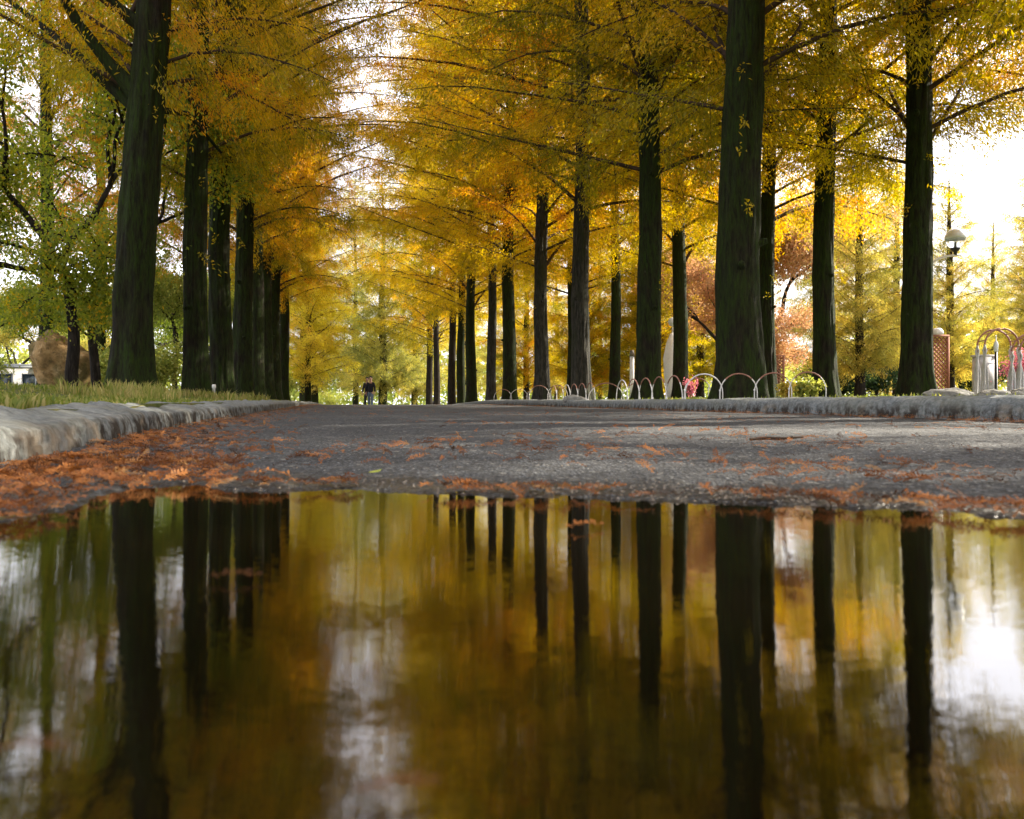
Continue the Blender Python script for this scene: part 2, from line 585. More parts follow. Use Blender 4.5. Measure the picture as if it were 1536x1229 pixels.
def build_kerb(side):
    dl = [-4.0]
    while dl[-1] < 88:
        dl.append(dl[-1] + max(0.018, 0.010 * abs(dl[-1])))
    dl = np.array(dl)
    if side < 0:
        prof = np.array([(0, -0.06), (0.0, 0.0), (0.003, 0.025), (0.007, 0.048), (0.012, 0.066), (0.024, 0.076), (0.060, 0.086), (0.10, 0.097), (0.14, 0.108),
                         (0.175, 0.117), (0.20, 0.118), (0.212, 0.108), (0.216, 0.03), (0.216, -0.10)])
        length, phase = 1.9, 0.35
    else:
        prof = np.array([(0, -0.06), (0.0, 0.0), (0.002, 0.03), (0.004, 0.055), (0.008, 0.080), (0.016, 0.108), (0.036, 0.128), (0.075, 0.142), (0.11, 0.148),
                         (0.145, 0.150), (0.17, 0.148), (0.186, 0.132), (0.19, 0.03), (0.19, -0.10)])
        length, phase = 1.5, 0.2
    u0 = uL(dl) if side < 0 else uR(dl)
    xs = u0 - SK * dl
    zr = road_z(xs, dl)
    J = np.abs(((dl + phase) / length) % 1.0 - 0.5) * 2         # 1 at a joint
    jd = np.clip((J - (1 - 0.022 / length * 2)) / (0.022 / length * 2), 0, 1)
    seg = np.hypot(*np.diff(prof, axis=0).T)
    arc0 = np.concatenate([[0], np.cumsum(seg)])
    arc = np.linspace(0, arc0[-1], 40)
    prof = np.stack([np.interp(arc, arc0, prof[:, 0]), np.interp(arc, arc0, prof[:, 1])], -1)
    rowsV, low = [], []
    blk = np.floor((dl + phase) / length - 0.5).astype(int)
    for k in range(len(prof)):
        o_, h_ = prof[k]
        A = np.full_like(dl, arc[k] + side * 3.1)
        wob = 0.014 * vnoise(dl * 3, A * 6) + 0.011 * vnoise(dl * 6, A * 18) + 0.009 * vnoise(dl * 12, A * 40) + 0.003 * vnoise(dl * 30, A * 80)
        wob = wob * (0.8 if side < 0 else 0.5)
        tilt = 0.010 * np.sin(blk * 12.9898 + side)
        hs = h_ * (1.0 + 0.9 * wob / 0.02 * 0.12) + (wob * 0.6 + tilt * (h_ > 0.03)) * (h_ > 0.02) + 0.012 * vnoise(dl * 0.9, np.full_like(dl, 3.3)) * (h_ > 0.03)
        off = o_ - wob * (0.9 if o_ < 0.05 else 0.3) + 0.012 * np.sin(blk * 78.233)
        hs = hs - 0.045 * jd * (h_ > 0.02)
        off = off + (0.016 * jd if o_ < 0.05 else 0)
        u = u0 + side * off
        rowsV.append(np.stack([u - SK * dl, dl, zr + hs], -1))
        low.append(np.full(len(dl), float(np.clip(1.0 - (h_ - (0.052 if side < 0 else 0.04)) / (0.04 if side < 0 else 0.075), 0, 1))))
    V = np.stack(rowsV, 1).reshape(-1, 3)
    low = np.stack(low, 1).ravel()
    o = ob('kerb', mesh_np('kerb', V, grid_faces(len(dl), len(prof)), M['kerb'], {'low': ('POINT', low)}, True))
    return kind(o, 'structure')


build_ground()
build_path()
build_kerb(-1)
build_kerb(1)
xs = np.linspace(-0.75, 1.2, 40)
ys = np.linspace(-0.9, 1.45, 40)
WX, WY = np.meshgrid(xs, ys, indexing='ij')
w = ob('water', mesh_np('water', np.stack([WX, WY, 0 * WX], -1).reshape(-1, 3), grid_faces(40, 40), M['water'], None, True))
kind(w, 'structure')
# fix winding of the water sheet: its normal must point up
w.data.flip_normals()


# ---------------------------------------------------------------- loose gravel, litter, grass
def rot_basis(yaw, pitch, roll):
    cy, sy, cp, sp, cr, sr = np.cos(yaw), np.sin(yaw), np.cos(pitch), np.sin(pitch), np.cos(roll), np.sin(roll)
    f = np.stack([cy * cp, sy * cp, sp], -1)
    s0 = np.stack([-sy, cy, np.zeros_like(cy)], -1)
    u0 = np.cross(f, s0)
    s = s0 * cr[:, None] + u0 * sr[:, None]
    n = np.cross(f, s)
    return f, s, n


def spray_template(seed, npairs, curve):
    """one fallen deciduous needle spray: thin rachis and two ranks of needles, unit length along x"""
    r = np.random.default_rng(seed)
    V, Fc = [], []
    xs = np.linspace(0, 1, npairs)
    cy = curve * (xs ** 2)
    cz = 0.12 * np.sin(xs * math.pi) * r.uniform(0.3, 1.0)
    for k in range(npairs - 1):
        b = len(V)
        w = 0.012
        V += [(xs[k], cy[k] - w, cz[k]), (xs[k + 1], cy[k + 1] - w, cz[k + 1]), (xs[k + 1], cy[k + 1] + w, cz[k + 1]), (xs[k], cy[k] + w, cz[k])]
        Fc.append((b, b + 1, b + 2, b + 3))
    for k in range(1, npairs):
        L = 0.15 * math.sin(0.25 + 2.6 * xs[k]) + 0.04
        for sgn in (-1, 1):
            if r.random() < 0.12:
                continue
            an = math.radians(r.uniform(35, 65))
            dx, dy = math.cos(an) * L, sgn * math.sin(an) * L
            dz = r.uniform(-0.04, 0.10)
            b = len(V)
            nx, ny = -dy / L * 0.022, dx / L * 0.022
            p = (xs[k], cy[k], cz[k])
            V += [(p[0] - nx, p[1] - ny, p[2]), (p[0] + dx * 0.6 - nx, p[1] + dy * 0.6 - ny, p[2] + dz * 0.7), (p[0] + dx, p[1] + dy, p[2] + dz),
                  (p[0] + dx * 0.5 + nx, p[1] + dy * 0.5 + ny, p[2] + dz * 0.6)]
            Fc.append((b, b + 1, b + 2, b + 3))
    return np.array(V), np.array(Fc)


TPL = [spray_template(s, 15, c) for s, c in ((1, 0.05), (2, 0.28), (3, -0.3), (4, 0.5), (5, -0.12))]
TPL_LOW = [spray_template(s, 6, c) for s, c in ((11, 0.1), (12, -0.3), (13, 0.4))]


def stamp(templates, P, L, yaw, pitch, roll, tint):
    Vs, Fs, Ts = [], [], []
    n0 = 0
    which = rng.integers(0, len(templates), len(P))
    f, s, n = rot_basis(yaw, pitch, roll)
    for ti, (tv, tf) in enumerate(templates):
        ids = np.where(which == ti)[0]
        if not len(ids):
            continue
        v = tv - np.array([0.5, 0, 0])
        W = P[ids][:, None] + L[ids][:, None, None] * (v[None, :, 0:1] * f[ids][:, None] + v[None, :, 1:2] * s[ids][:, None] + v[None, :, 2:3] * n[ids][:, None])
        Vs.append(W.reshape(-1, 3))
        ff = tf[None] + (np.arange(len(ids)) * len(tv))[:, None, None] + n0
        Fs.append(ff.reshape(-1, 4))
        Ts.append(np.repeat(tint[ids], len(tf)))
        n0 += len(ids) * len(tv)
    return np.concatenate(Vs), np.concatenate(Fs), np.concatenate(Ts)


def litter():
    pu, pd, ph = [], [], []

    def addp(u, d, h):
        pu.append(u); pd.append(d); ph.append(h)

    def sample_d(n, a, b, power):
        q = rng.random(n)
        p = 1 - power
        return (a ** p + q * (b ** p - a ** p)) ** (1 / p)
    # drift against the left kerb
    n = 3000
    d = sample_d(n, 1.25, 30, 0.75)
    keep = rng.random(n) < 0.35 + 1.3 * (vnoise(d * 2.1, d * 0 + 4) + 0.5)
    wdt = 0.17 + 0.05 * np.minimum(d, 6) / 6 + 0.12 * vnoise(d * 1.3, d * 0 + 8)
    off = np.abs(rng.normal(0, 1, n)) * wdt
    addp((uL(d) + 0.03 + 0.03 * (d < 2.6) + off)[keep], d[keep], (rng.random(n) * 0.016 * (d > 2) * np.exp(-off / 0.08))[keep])
    # bank between the left kerb and the water
    n = 1500
    d = rng.uniform(0.72, 1.75, n)
    u = uL(d) + 0.06 + rng.random(n) ** 1.3 * 0.38
    k_ = (pud_sd(u - SK * d, d) > 0.0) & (rng.random(n) < 0.42)
    addp(u[k_], d[k_], rng.random(k_.sum()) * 0.008)
    # right kerb
    n = 3000
    d = sample_d(n, 2.0, 30, 0.6)
    off = np.abs(rng.normal(0, 0.15, n)) + 0.01
    addp(uR(d) - off, d, rng.random(n) * 0.03 * np.exp(-off / 0.08))
    # strewn over the asphalt, in loose clumps
    n = 4200
    d = sample_d(n, 1.15, 36, 1.25)
    a, b = uL(d) + 0.1, uR(d) - 0.1
    u = a + (b - a) * rng.random(n)
    keep = vnoise(u * 2.6 + 20, d * 1.4 + 6) + 0.35 * rng.random(n) > 0.13
    addp(u[keep], d[keep], 0.003 + 0 * d[keep])
    # shoreline
    n = 9000
    x = rng.uniform(-0.6, 0.75, n)
    y = rng.uniform(0.65, 1.45, n)
    sd = pud_sd(x, y)
    keep = (np.abs(sd - 0.012) < 0.035 * rng.random(n) + 0.006) & (vnoise(x * 6 + 2, y * 6) + 0.3 * rng.random(n) > -0.06)
    keep &= rng.random(n) < 0.30
    addp((x + SK * y)[keep], y[keep], 0.004 + 0 * x[keep])
    u = np.concatenate(pu); d = np.concatenate(pd); h = np.concatenate(ph)
    x = u - SK * d
    z = np.maximum(road_z(x, d), 0.0) + 0.004 + h
    P = np.stack([x, d, z], -1)
    N = len(P)
    yaw = rng.uniform(0, 2 * math.pi, N)
    pitch = rng.normal(0, 0.16, N)
    roll = rng.normal(0, 0.35, N)
    L = rng.uniform(0.024, 0.062, N)
    tint = np.clip(rng.normal(0.40, 0.30, N), 0, 1)
    near = d < 4.5
    V1, F1, T1 = stamp(TPL, P[near], L[near], yaw[near], pitch[near], roll[near], tint[near])
    V2, F2, T2 = stamp(TPL_LOW, P[~near], L[~near] * 1.15, yaw[~near], pitch[~near], roll[~near], tint[~near])
    o = ob('fallen_needles', mesh_np('fallen_needles', np.concatenate([V1, V2]), np.concatenate([F1, F2 + len(V1)]), M['litter'],
                                     {'tint': ('FACE', np.concatenate([T1, T2]))}))
    kind(o, 'stuff')
    o['label'] = 'rust orange fallen needle sprays scattered over the asphalt and drifted against the kerbs'


litter()


def single_sprays():
    # sprays one can pick out, on the water and along its edge: (px, py on the water plane, length, yaw, tint, label)
    spots = [(875, 795, 0.040, 0.4, 0.55, 'brown needle spray afloat on the puddle below the grey trunks', 'litter'),
             (350, 872, 0.030, 0.1, 0.10, 'dull brown needle spray afloat in the dark left part of the puddle', 'litter'),
             (590, 1200, 0.022, 0.2, 0.12, 'blurred dull needle spray afloat at the near edge of the puddle', 'litter'),
             (40, 1140, 0.022, 0.1, 0.1, 'blurred needle spray afloat in the near left corner of the puddle', 'litter'),
             (410, 722, 0.085, 2.5, 0.75, 'orange needle spray sticking out over the far puddle edge', 'litter')]
    for px, py, L, yaw, ti, lab, mk in spots:
        d = CAM_Z * F / (py - HOR)
        tv, tf = TPL[int(px) % 5]
        v = tv - np.array([0.5, 0, 0])
        me = mesh_np('needle_spray', v * L, tf, M[mk], {'tint': ('FACE', np.full(len(tf), ti))})
        x = at(px, d)
        thing('needle_spray', lab, 'fallen spray', (x, d, max(float(road_z(np.array([x]), np.array([d]))[0]) + 0.006, 0.003)), yaw, 'single fallen sprays by the puddle', me)
    # green-yellow broad leaf lying on the shore
    d = 1.36
    g = np.array([(-0.5, 0, 0.02), (-0.25, 0.2, 0.1), (0.1, 0.26, 0.16), (0.38, 0.14, 0.2), (0.55, 0, 0.28), (0.38, -0.14, 0.12), (0.1, -0.26, 0.05), (-0.25, -0.2, 0.03),
                  (0.1, 0.0, 0.05), (-0.8, 0.02, 0.0), (-0.8, -0.02, 0.0)])
    fc = np.array([(0, 8, 1, 1), (1, 8, 2, 2), (2, 8, 3, 3), (3, 8, 4, 4), (4, 8, 5, 5), (5, 8, 6, 6), (6, 8, 7, 7), (7, 8, 0, 0), (0, 9, 10, 10)])[:, :3]
    x = at(562, d)
    thing('fallen_leaf', 'small yellow green leaf lying on the asphalt behind the puddle edge', 'leaf',
          (x, d, float(road_z(np.array([x]), np.array([d]))[0]) + 0.008), 0.5, None,
          mesh_np('fallen_leaf', g * 0.022, fc, M['litter_green'], {'tint': ('FACE', np.full(len(fc), 0.6))}))
    d = 2.45
    x = at(1166, d)
    mb = MB()
    mb.tube([(-0.08, 0, 0.004), (-0.03, 0.006, 0.007), (0.02, 0.0, 0.006), (0.08, 0.012, 0.010)], [0.004, 0.005, 0.004, 0.003], 7)
    mb.tube([(0.02, 0, 0.006), (0.04, -0.015, 0.012)], [0.0025, 0.0015], 5)
    thing('twig', 'short dark twig lying on the asphalt to the right', 'twig', (x, d, float(road_z(np.array([x]), np.array([d]))[0]) + 0.004), 0.05, None,
          mb.mesh('twig', M['twig'], True))


single_sprays()


def gravel():
    """small pale chippings washed to the puddle's far edge"""
    n = 1500
    x = np.concatenate([rng.normal(0.30, 0.16, n), rng.uniform(-0.5, 0.7, 1200), rng.uniform(-0.9, 2.2, 700)])
    y = np.concatenate([rng.uniform(0.95, 1.5, n), rng.uniform(0.8, 1.6, 1200), rng.uniform(1.3, 5, 700)])
    sd = pud_sd(x, y)
    k = (sd > -0.01) & (np.where(y < 1.55, sd < 0.10 + 0.12 * rng.random(len(x)), True)) & (x + SK * y > uL(y) + 0.05)
    x, y = x[k], y[k]
    N = len(x)
    tv = np.array([(1, 0, 0), (0.3, 0.9, 0.1), (-0.8, 0.5, 0), (-0.7, -0.6, 0.1), (0.4, -0.9, 0), (0.2, 0.1, 0.8), (-0.3, -0.1, 0.7)])
    tf = np.array([(0, 1, 5), (1, 2, 6), (1, 6, 5), (2, 3, 6), (3, 4, 6), (4, 5, 6), (4, 0, 5)])
    r = rng.uniform(0.0008, 0.0028, N) * np.where(rng.random(N) < 0.06, 1.8, 1.0)
    yaw = rng.uniform(0, 6.28, N)
    W = tv[None] * r[:, None, None] * rng.uniform(0.7, 1.3, (N, 1, 3))
    c, s = np.cos(yaw)[:, None], np.sin(yaw)[:, None]
    W = np.stack([W[..., 0] * c - W[..., 1] * s, W[..., 0] * s + W[..., 1] * c, W[..., 2]], -1)
    W += np.stack([x, y, np.maximum(road_z(x, y), 0) + 0.001], -1)[:, None]
    Fc = tf[None] + (np.arange(N) * 7)[:, None, None]
    o = ob('gravel', mesh_np('gravel', W.reshape(-1, 3), Fc.reshape(-1, 3), M['gravel_stone']))
    kind(o, 'stuff')
    o['label'] = 'pale chippings washed up along the far edge of the puddle'


gravel()


def grass():
    def blades(N, u, d, hmin, hmax, tintm):
        x = u - SK * d
        z = land_z(u, d)
        h = rng.uniform(hmin, hmax, N) * (0.7 + 0.9 * (vnoise(u * 2, d * 2) + 0.5))
        yaw = rng.uniform(0, 6.28, N)
        lean = rng.uniform(0.1, 0.8, N) * h
        wd = rng.uniform(0.0025, 0.0055, N) * (1 + np.clip(d / 12, 0, 1.5))
        cx, cy = np.cos(yaw), np.sin(yaw)
        b = np.stack([x, d, z - 0.01], -1)
        s = np.stack([-cy * wd, cx * wd, 0 * wd], -1)
        mid = b + np.stack([cx * lean * 0.35, cy * lean * 0.35, h * 0.6], -1)
        tip = b + np.stack([cx * lean, cy * lean, h * (1.0 - 0.25 * lean / h)], -1)
        V = np.stack([b - s, b + s, mid + s * 0.8, mid - s * 0.8, tip], 1)
        ti = np.clip(rng.normal(tintm, 0.2, N), 0, 1)
        return V, ti
    Vs, Ts = [], []
    n = 26000
    d = 1.2 * (26 / 1.2) ** rng.random(n)
    u = uL(d) - 0.20 - rng.random(n) ** 1.4 * (0.6 + 0.45 * d)
    v, ti = blades(n, u, d, 0.015, 0.05, 0.5)
    Vs.append(v); Ts.append(ti)
    # longer pale tufts round the feet of the left trees and along the kerb
    n = 9000
    d = rng.uniform(6.5, 14.5, n)
    u = uL(d) - 0.3 - rng.random(n) * 1.9
    keep = vnoise(u * 1.6 + 3, d * 1.1) > 0.1
    d, u = d[keep], u[keep]
    v, ti = blades(len(d), u, d, 0.04, 0.15, 0.68)
    Vs.append(v); Ts.append(ti)
    # right verge
    n = 9000
    d = 6 * (40 / 6) ** rng.random(n)
    u = uR(d) + 0.22 + rng.random(n) ** 1.5 * 7
    keep = vnoise(u * 1.3 + 31, d * 0.8) > 0.02
    d, u = d[keep], u[keep]
    v, ti = blades(len(d), u, d, 0.015, 0.07, 0.45)
    Vs.append(v); Ts.append(ti)
    V = np.concatenate(Vs)
    N = len(V)
    base = (np.arange(N) * 5)[:, None]
    F4 = base + np.array([[0, 1, 2, 3]])
    F3 = base + np.array([[3, 2, 4]])
    T = np.concatenate(Ts)
    o = ob('grass', mesh_np('grass', V.reshape(-1, 3), [F4, F3], M['blade'], {'tint': ('FACE', np.concatenate([T, T]))}))
    kind(o, 'stuff')
    o['label'] = 'short uneven grass with pale dry tufts on the verges behind the kerbs'


grass()


# ---------------------------------------------------------------- trees
def fronds(P, D, L, Wd, tint, r):
    """rhombic leaflets: base P, direction D (unit), length L, width Wd"""
    N = len(P)
    q = r.normal(0, 1, (N, 3))
    q[:, 2] *= 0.6
    S = np.cross(D, q)
    S /= np.linalg.norm(S, axis=1, keepdims=True) + 1e-9
    tip = P + D * L[:, None]
    tip[:, 2] -= L * 0.12
    mid = P + D * (L * 0.5)[:, None]
    V = np.stack([P, mid + S * (Wd / 2)[:, None], tip, mid - S * (Wd / 2)[:, None]], 1)
    return V.reshape(-1, 3), np.arange(N * 4).reshape(-1, 4), tint


def redwood_crown(seed, H, z0, zpath, Rmax, nbr, dens, fl=1.0, inner=0.08, path_half=62):
    """deciduous conifer: rising limbs with flat drooping sprays. local +x is the side facing the avenue,
    where the lower limbs have been lost. returns (limb mesh, crown mesh)"""
    r = np.random.default_rng(seed)
    mb = MB()
    FP, FD, FL, FW, FT = [], [], [], [], []
    for k in range(nbr):
        q = (k + r.random()) / nbr
        z = z0 + (H - 0.6 - z0) * q ** 1.15
        az = k * 2.39996 + r.normal(0, 0.3)
        facing = math.cos(az) > math.cos(math.radians(path_half))
        if facing and z < zpath and r.random() < 0.93:
            continue
        rel = (z - z0) / (H - z0)
        Lb = (Rmax * (1 - rel ** 1.9) + 0.35) * r.uniform(0.65, 1.12)
        if rel < 0.1:
            Lb *= 0.8
        e0 = math.radians(r.uniform(18, 62)) + 0.3 * rel
        e1 = math.radians(r.uniform(-22, 40))
        npt = 8
        p = np.array([0.0, 0.0, z])
        pts = [p]
        a = az
        for j in range(1, npt):
            tt = j / (npt - 1)
            e = e0 * (1 - tt) + e1 * tt
            a += r.normal(0, 0.12)
            p = p + Lb / (npt - 1) * np.array([math.cos(a) * math.cos(e), math.sin(a) * math.cos(e), math.sin(e)])
            pts.append(p)
        pts = np.array(pts)
        rb = 0.012 + 0.0062 * Lb
        mb.tube(pts, np.linspace(rb, 0.005, npt), 6, False)
        clump = r.normal(0, 0.19)
        ntw = int(Lb * 6.2) + 3
        for j in range(ntw):
            tt = inner + (1 - inner) * (j + r.random()) / ntw
            ft = tt * (npt - 1)
            i = min(int(ft), npt - 2)
            b0 = pts[i] + (pts[i + 1] - pts[i]) * (ft - i)
            fwd = pts[i + 1] - pts[i]
            fwd = fwd / np.linalg.norm(fwd)
            side = np.cross(fwd, [0, 0, 1.0])
            side /= np.linalg.norm(side) + 1e-9
            sg = 1 if j % 2 else -1
            ang = math.radians(r.uniform(38, 75))
            tl = (0.30 + 0.95 * (1 - tt) ** 0.7 * min(1, Lb / 3)) * r.uniform(0.6, 1.15)
            dr = fwd * math.cos(ang) + side * sg * math.sin(ang) + np.array([0, 0, r.uniform(-1.0, 0.2)])
            dr /= np.linalg.norm(dr)
            tip = b0 + dr * tl + np.array([0, 0, -0.22 * tl * tl])
            mid = b0 + dr * tl * 0.5 + np.array([0, 0, -0.03 * tl])
            if tl > 0.35:
                mb.tube(np.array([b0, mid, tip]), [0.006, 0.004, 0.002], 3, False)
            nf = max(5, int(tl * dens * (1.0 - 0.62 * rel) * r.choice([0.15, 0.55, 1.1, 1.9])))
            s = r.random(nf) ** 0.8
            B = np.where(s[:, None] < 0.5, b0 + (mid - b0) * (s[:, None] * 2), mid + (tip - mid) * (s[:, None] * 2 - 1))
            B = B + r.normal(0, 0.085, (nf, 3))
            tdir = (tip - b0) / tl
            sd2 = np.cross(tdir, [0, 0, 1.0])
            sd2 /= np.linalg.norm(sd2) + 1e-9
            ss = np.where(r.random(nf) < 0.5, 1, -1)[:, None]
            D = tdir * r.uniform(0.2, 0.9, (nf, 1)) + sd2 * ss * r.uniform(0.2, 1.0, (nf, 1)) + np.stack([r.normal(0, .25, nf), r.normal(0, .25, nf), r.uniform(-1.3, 0.05, nf)], -1)
            D /= np.linalg.norm(D, axis=1, keepdims=True)
            FP.append(B); FD.append(D)
            FL.append(r.uniform(0.045, 0.098, nf) * fl)
            FW.append(r.uniform(0.013, 0.025, nf) * fl)
            tw = r.normal(0, 0.08)
            FT.append(np.clip(0.36 + clump + tw + r.normal(0, 0.11, nf), 0.0, 1.0))
    V, Fc, T = fronds(np.concatenate(FP), np.concatenate(FD), np.concatenate(FL), np.concatenate(FW), np.concatenate(FT), r)
    print('crown', seed, len(Fc))
    return mb.mesh('limbs', M['twig'], True), mesh_np('crown', V, Fc, M['gold'], {'tint': ('FACE', T)})


def tuft_sprigs(r, n, zlo, zhi, rad):
    """little leafy shoots straight out of a trunk"""
    P, D = [], []
    for k in range(n):
        z = r.uniform(zlo, zhi); a = r.uniform(0, 6.28)
        m_ = r.integers(10, 30)
        c = np.array([math.cos(a), math.sin(a), 0])
        l = r.uniform(0.1, 0.35)
        q = r.random((m_, 1))
        P.append(np.array([0, 0, z]) + c * rad + c * l * q + r.normal(0, 0.035, (m_, 3)) - np.array([0, 0, 1.0]) * 0.2 * q * q)
        dd = c + r.normal(0, 0.7, (m_, 3)) - np.array([0, 0, 0.6])
        D.append(dd / np.linalg.norm(dd, axis=1, keepdims=True))
    return np.concatenate(P), np.concatenate(D)


def trunk_mesh(seed, r0, H, lean=(0, 0), sides=36, flare=0.38, rows=110, mat='bark', limbs=(), ridge=1.0):
    r = np.random.default_rng(seed)
    zs = np.concatenate([np.linspace(-0.25, 1.2, rows // 3), np.linspace(1.25, 9, rows // 2), np.linspace(9.5, H, rows // 6)])
    th = np.linspace(0, 2 * math.pi, sides, endpoint=False)
    Z, T = np.meshgrid(zs, th, indexing='ij')
    zc = np.clip(Z, 0, None)
    rad = r0 * (1.08 - 0.038 * zc) * np.clip((H - Z) / (H * 0.45), 0.04, 1) ** 0.7
    ph = r.uniform(0, 6.28, 4)
    lob = 0.5 + 0.5 * np.cos(T * 5 + ph[0] + 0.4 * np.sin(T * 2 + ph[1]))
    rad = rad + r0 * flare * 1.35 * np.exp(-zc / 0.33) * (0.35 + 0.65 * lob)
    rad = rad + r0 * 0.06 * lob * np.exp(-zc / 2.5)
    o1, o2 = r.uniform(0, 100, 2)
    cx, cy_ = np.cos(T), np.sin(T)
    # furrows run along the trunk
    a1 = vnoise(T * sides / 6.283 * 0.5 + o1, Z * 1.3 + o2) + vnoise(T * 3.5 + o2, Z * 2.4)
    a1 = a1 * sstep(0, 0.5, np.minimum(T, 6.283 - T) + 0.25)
    rad = rad + ridge * r0 * 0.12 * a1 + r0 * 0.07 * vnoise(T * 1.3 + o1, Z * 0.9 + o1) * sstep(0, 0.5, np.minimum(T, 6.283 - T))
    sw = 0.06 * r0 / 0.25
    X = rad * cx + lean[0] * zc + sw * np.sin(zc * 0.55 + ph[2]) * np.clip(zc / 3, 0, 1)
    Y = rad * cy_ + lean[1] * zc + sw * np.sin(zc * 0.45 + ph[3]) * np.clip(zc / 3, 0, 1)
    mb = MB()
    V = np.stack([X, Y, Z], -1).reshape(-1, 3)
    n = len(zs)
    i = np.arange(n - 1)[:, None] * sides
    j = np.arange(sides)[None]
    k = (j + 1) % sides
    mb.add(V, np.stack([i + j, i + k, i + sides + k, i + sides + j], -1).reshape(-1, 4))
    for _ in range(4):       # knots and pruned stubs
        z = r.uniform(1.2, 6.5); a = r.uniform(0, 6.28)
        rr = r0 * (1.0 - 0.03 * z) * 0.8
        c = np.array([math.cos(a), math.sin(a), 0.25])
        b = np.array([lean[0] * z, lean[1] * z, z]) + c * rr
        mb.tube([b, b + c * r0 * 0.35, b + c * r0 * 0.5], [r0 * 0.24, r0 * 0.18, r0 * 0.13], 8)
    for pts, ra in limbs:
        mb.tube(np.array(pts), ra, 9)
    return mb.mesh('trunk', M[mat], True)


print('crowns...')
AV = [redwood_crown(21, 23, 4.0, 11.0, 5.8, 118, 135),
      redwood_crown(22, 24, 3.7, 10.0, 5.5, 120, 135),
      redwood_crown(23, 22, 4.5, 12.0, 6.0, 114, 135)]
PK = [redwood_crown(31, 13, 0.9, 0, 3.1, 115, 110, 1.25, 0.08, 1), redwood_crown(32, 15, 1.2, 0, 3.6, 115, 110, 1.25, 0.08, 1)]
GRP_L = 'dawn redwoods in the left avenue row'
GRP_R = 'dawn redwoods in the right avenue row'
GRP_2 = 'dawn redwoods in the second row on the right'


def setmat(o, mat):
    o.material_slots[0].link = 'OBJECT'
    o.material_slots[0].material = mat


def redwood(px, d, r0, label, group, side, seed, kind_=0, mat='gold', bk='bark', u=None, lean=(0, 0), limbs=(), cs=1.0, detail=True, dz=0.0, rz=None, name='dawn_redwood'):
    x = at(px, d) if u is None else xu(u, d)
    z = lz(x, d) + dz
    face = ((math.pi + (1.3 if d < 30 else 1.5)) if side > 0 else -1.15) + random.uniform(-0.25, 0.25)
    t = thing(name, label, 'tree', (x, d, z), 0, group)
    lib = AV if kind_ < 3 else PK
    lm, cm = lib[kind_ % 3 if kind_ < 3 else kind_ - 3]
    H = (23, 24, 22, 13, 15)[kind_] * cs * (1.2 if d >= 28 and side > 0 and kind_ < 3 else 1.0)
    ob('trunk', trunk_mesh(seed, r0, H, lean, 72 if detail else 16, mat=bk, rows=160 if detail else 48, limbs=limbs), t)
    rr = face if rz is None else rz
    sc = (cs * (0.85 if d < 22 else 0.86),) * 2 + (cs,) if side < 0 and kind_ < 3 else ((cs * (1.18 if d < 18 else 1.25 if d < 28 else 1.42),) * 2 + (cs * (1.0 if d < 28 else 1.2),) if kind_ < 3 else cs)
    ob('limbs', lm, t, (0, 0, 0), rr, sc)
    c = ob('crown', cm, t, (0, 0, 0), rr, sc)
    if mat != 'gold':
        setmat(c, M[mat])
    if detail and d > 8:
        r = np.random.default_rng(seed + 900)
        P, D = tuft_sprigs(r, 16, 1.8, 8.5, r0 * 0.85)
        P[:, 0] += lean[0] * P[:, 2]
        n = len(P)
        V, Fc, T = fronds(P, D, r.uniform(0.05, 0.10, n), r.uniform(0.016, 0.03, n), np.clip(r.normal(0.3, 0.15, n), 0, 1), r)
        sp = ob('sprigs', mesh_np('sprigs', V, Fc, M[mat], {'tint': ('FACE', T)}), t)
        sp['kind'] = 'stuff'
    return t


# left row
big_limbs = [([(0.05, 0, 4.15), (-0.30, -0.1, 4.55), (-0.62, -0.25, 5.0), (-1.0, -0.4, 5.75), (-1.5, -0.5, 6.6), (-2.0, -0.6, 7.6)], [0.13, 0.085, 0.07, 0.06, 0.05, 0.02]),
             ([(0.0, 0.1, 4.0), (-0.45, 0.1, 4.35), (-0.9, 0.3, 4.8), (-1.4, 0.5, 5.2), (-2.1, 0.7, 5.75), (-3.0, 0.9, 6.3)], [0.11, 0.065, 0.055, 0.045, 0.035, 0.015]),
             ([(0.2, 0, 5.0), (-0.1, -0.1, 5.25), (-0.5, -0.2, 5.6), (-0.9, -0.3, 5.95), (-1.4, -0.5, 6.3)], [0.11, 0.065, 0.055, 0.045, 0.02]),
             ([(0.1, 0.2, 4.0), (0.4, 1.0, 4.2), (0.7, 1.6, 3.8)], [0.06, 0.04, 0.02])]
redwood(197, 11.8, 0.245, 'thick leaning mossy redwood with three steep limbs, nearest on the left verge', GRP_L, -1, 101, 0, lean=(0.048, 0.0), limbs=big_limbs)
LROW = [(295, 15.8, 0.205, 'straight black-barked redwood next beyond the thick leaning one', 1),
        (333, 18.4, 0.225, 'mossy redwood close behind the straight black-barked one on the left', 2),
        (364, 21.5, 0.225, 'fourth redwood trunk of the left row, dark and half covered by golden sprays', 0),
        (384, 24.8, 0.215, 'fifth redwood trunk of the left row, slim and dark', 1),
        (400, 28.6, 0.215, 'sixth redwood trunk of the left row, just before the sunlit yellow foliage', 2),
        (413, 33.0, 0.21, 'seventh redwood trunk of the left row, beside the bright yellow foliage', 0),
        (425, 38.0, 0.22, 'pale sunlit redwood trunk at the far end of the left row', 1),
        (456, 54.0, 0.25, 'dark redwood trunk standing farthest along the left side of the path', 2)]
for k, (px, d, r0, lab, kd) in enumerate(LROW):
    redwood(px, d, r0, lab, GRP_L, -1, 110 + k, kd, 'amber' if k == 3 else 'gold', detail=d < 22)
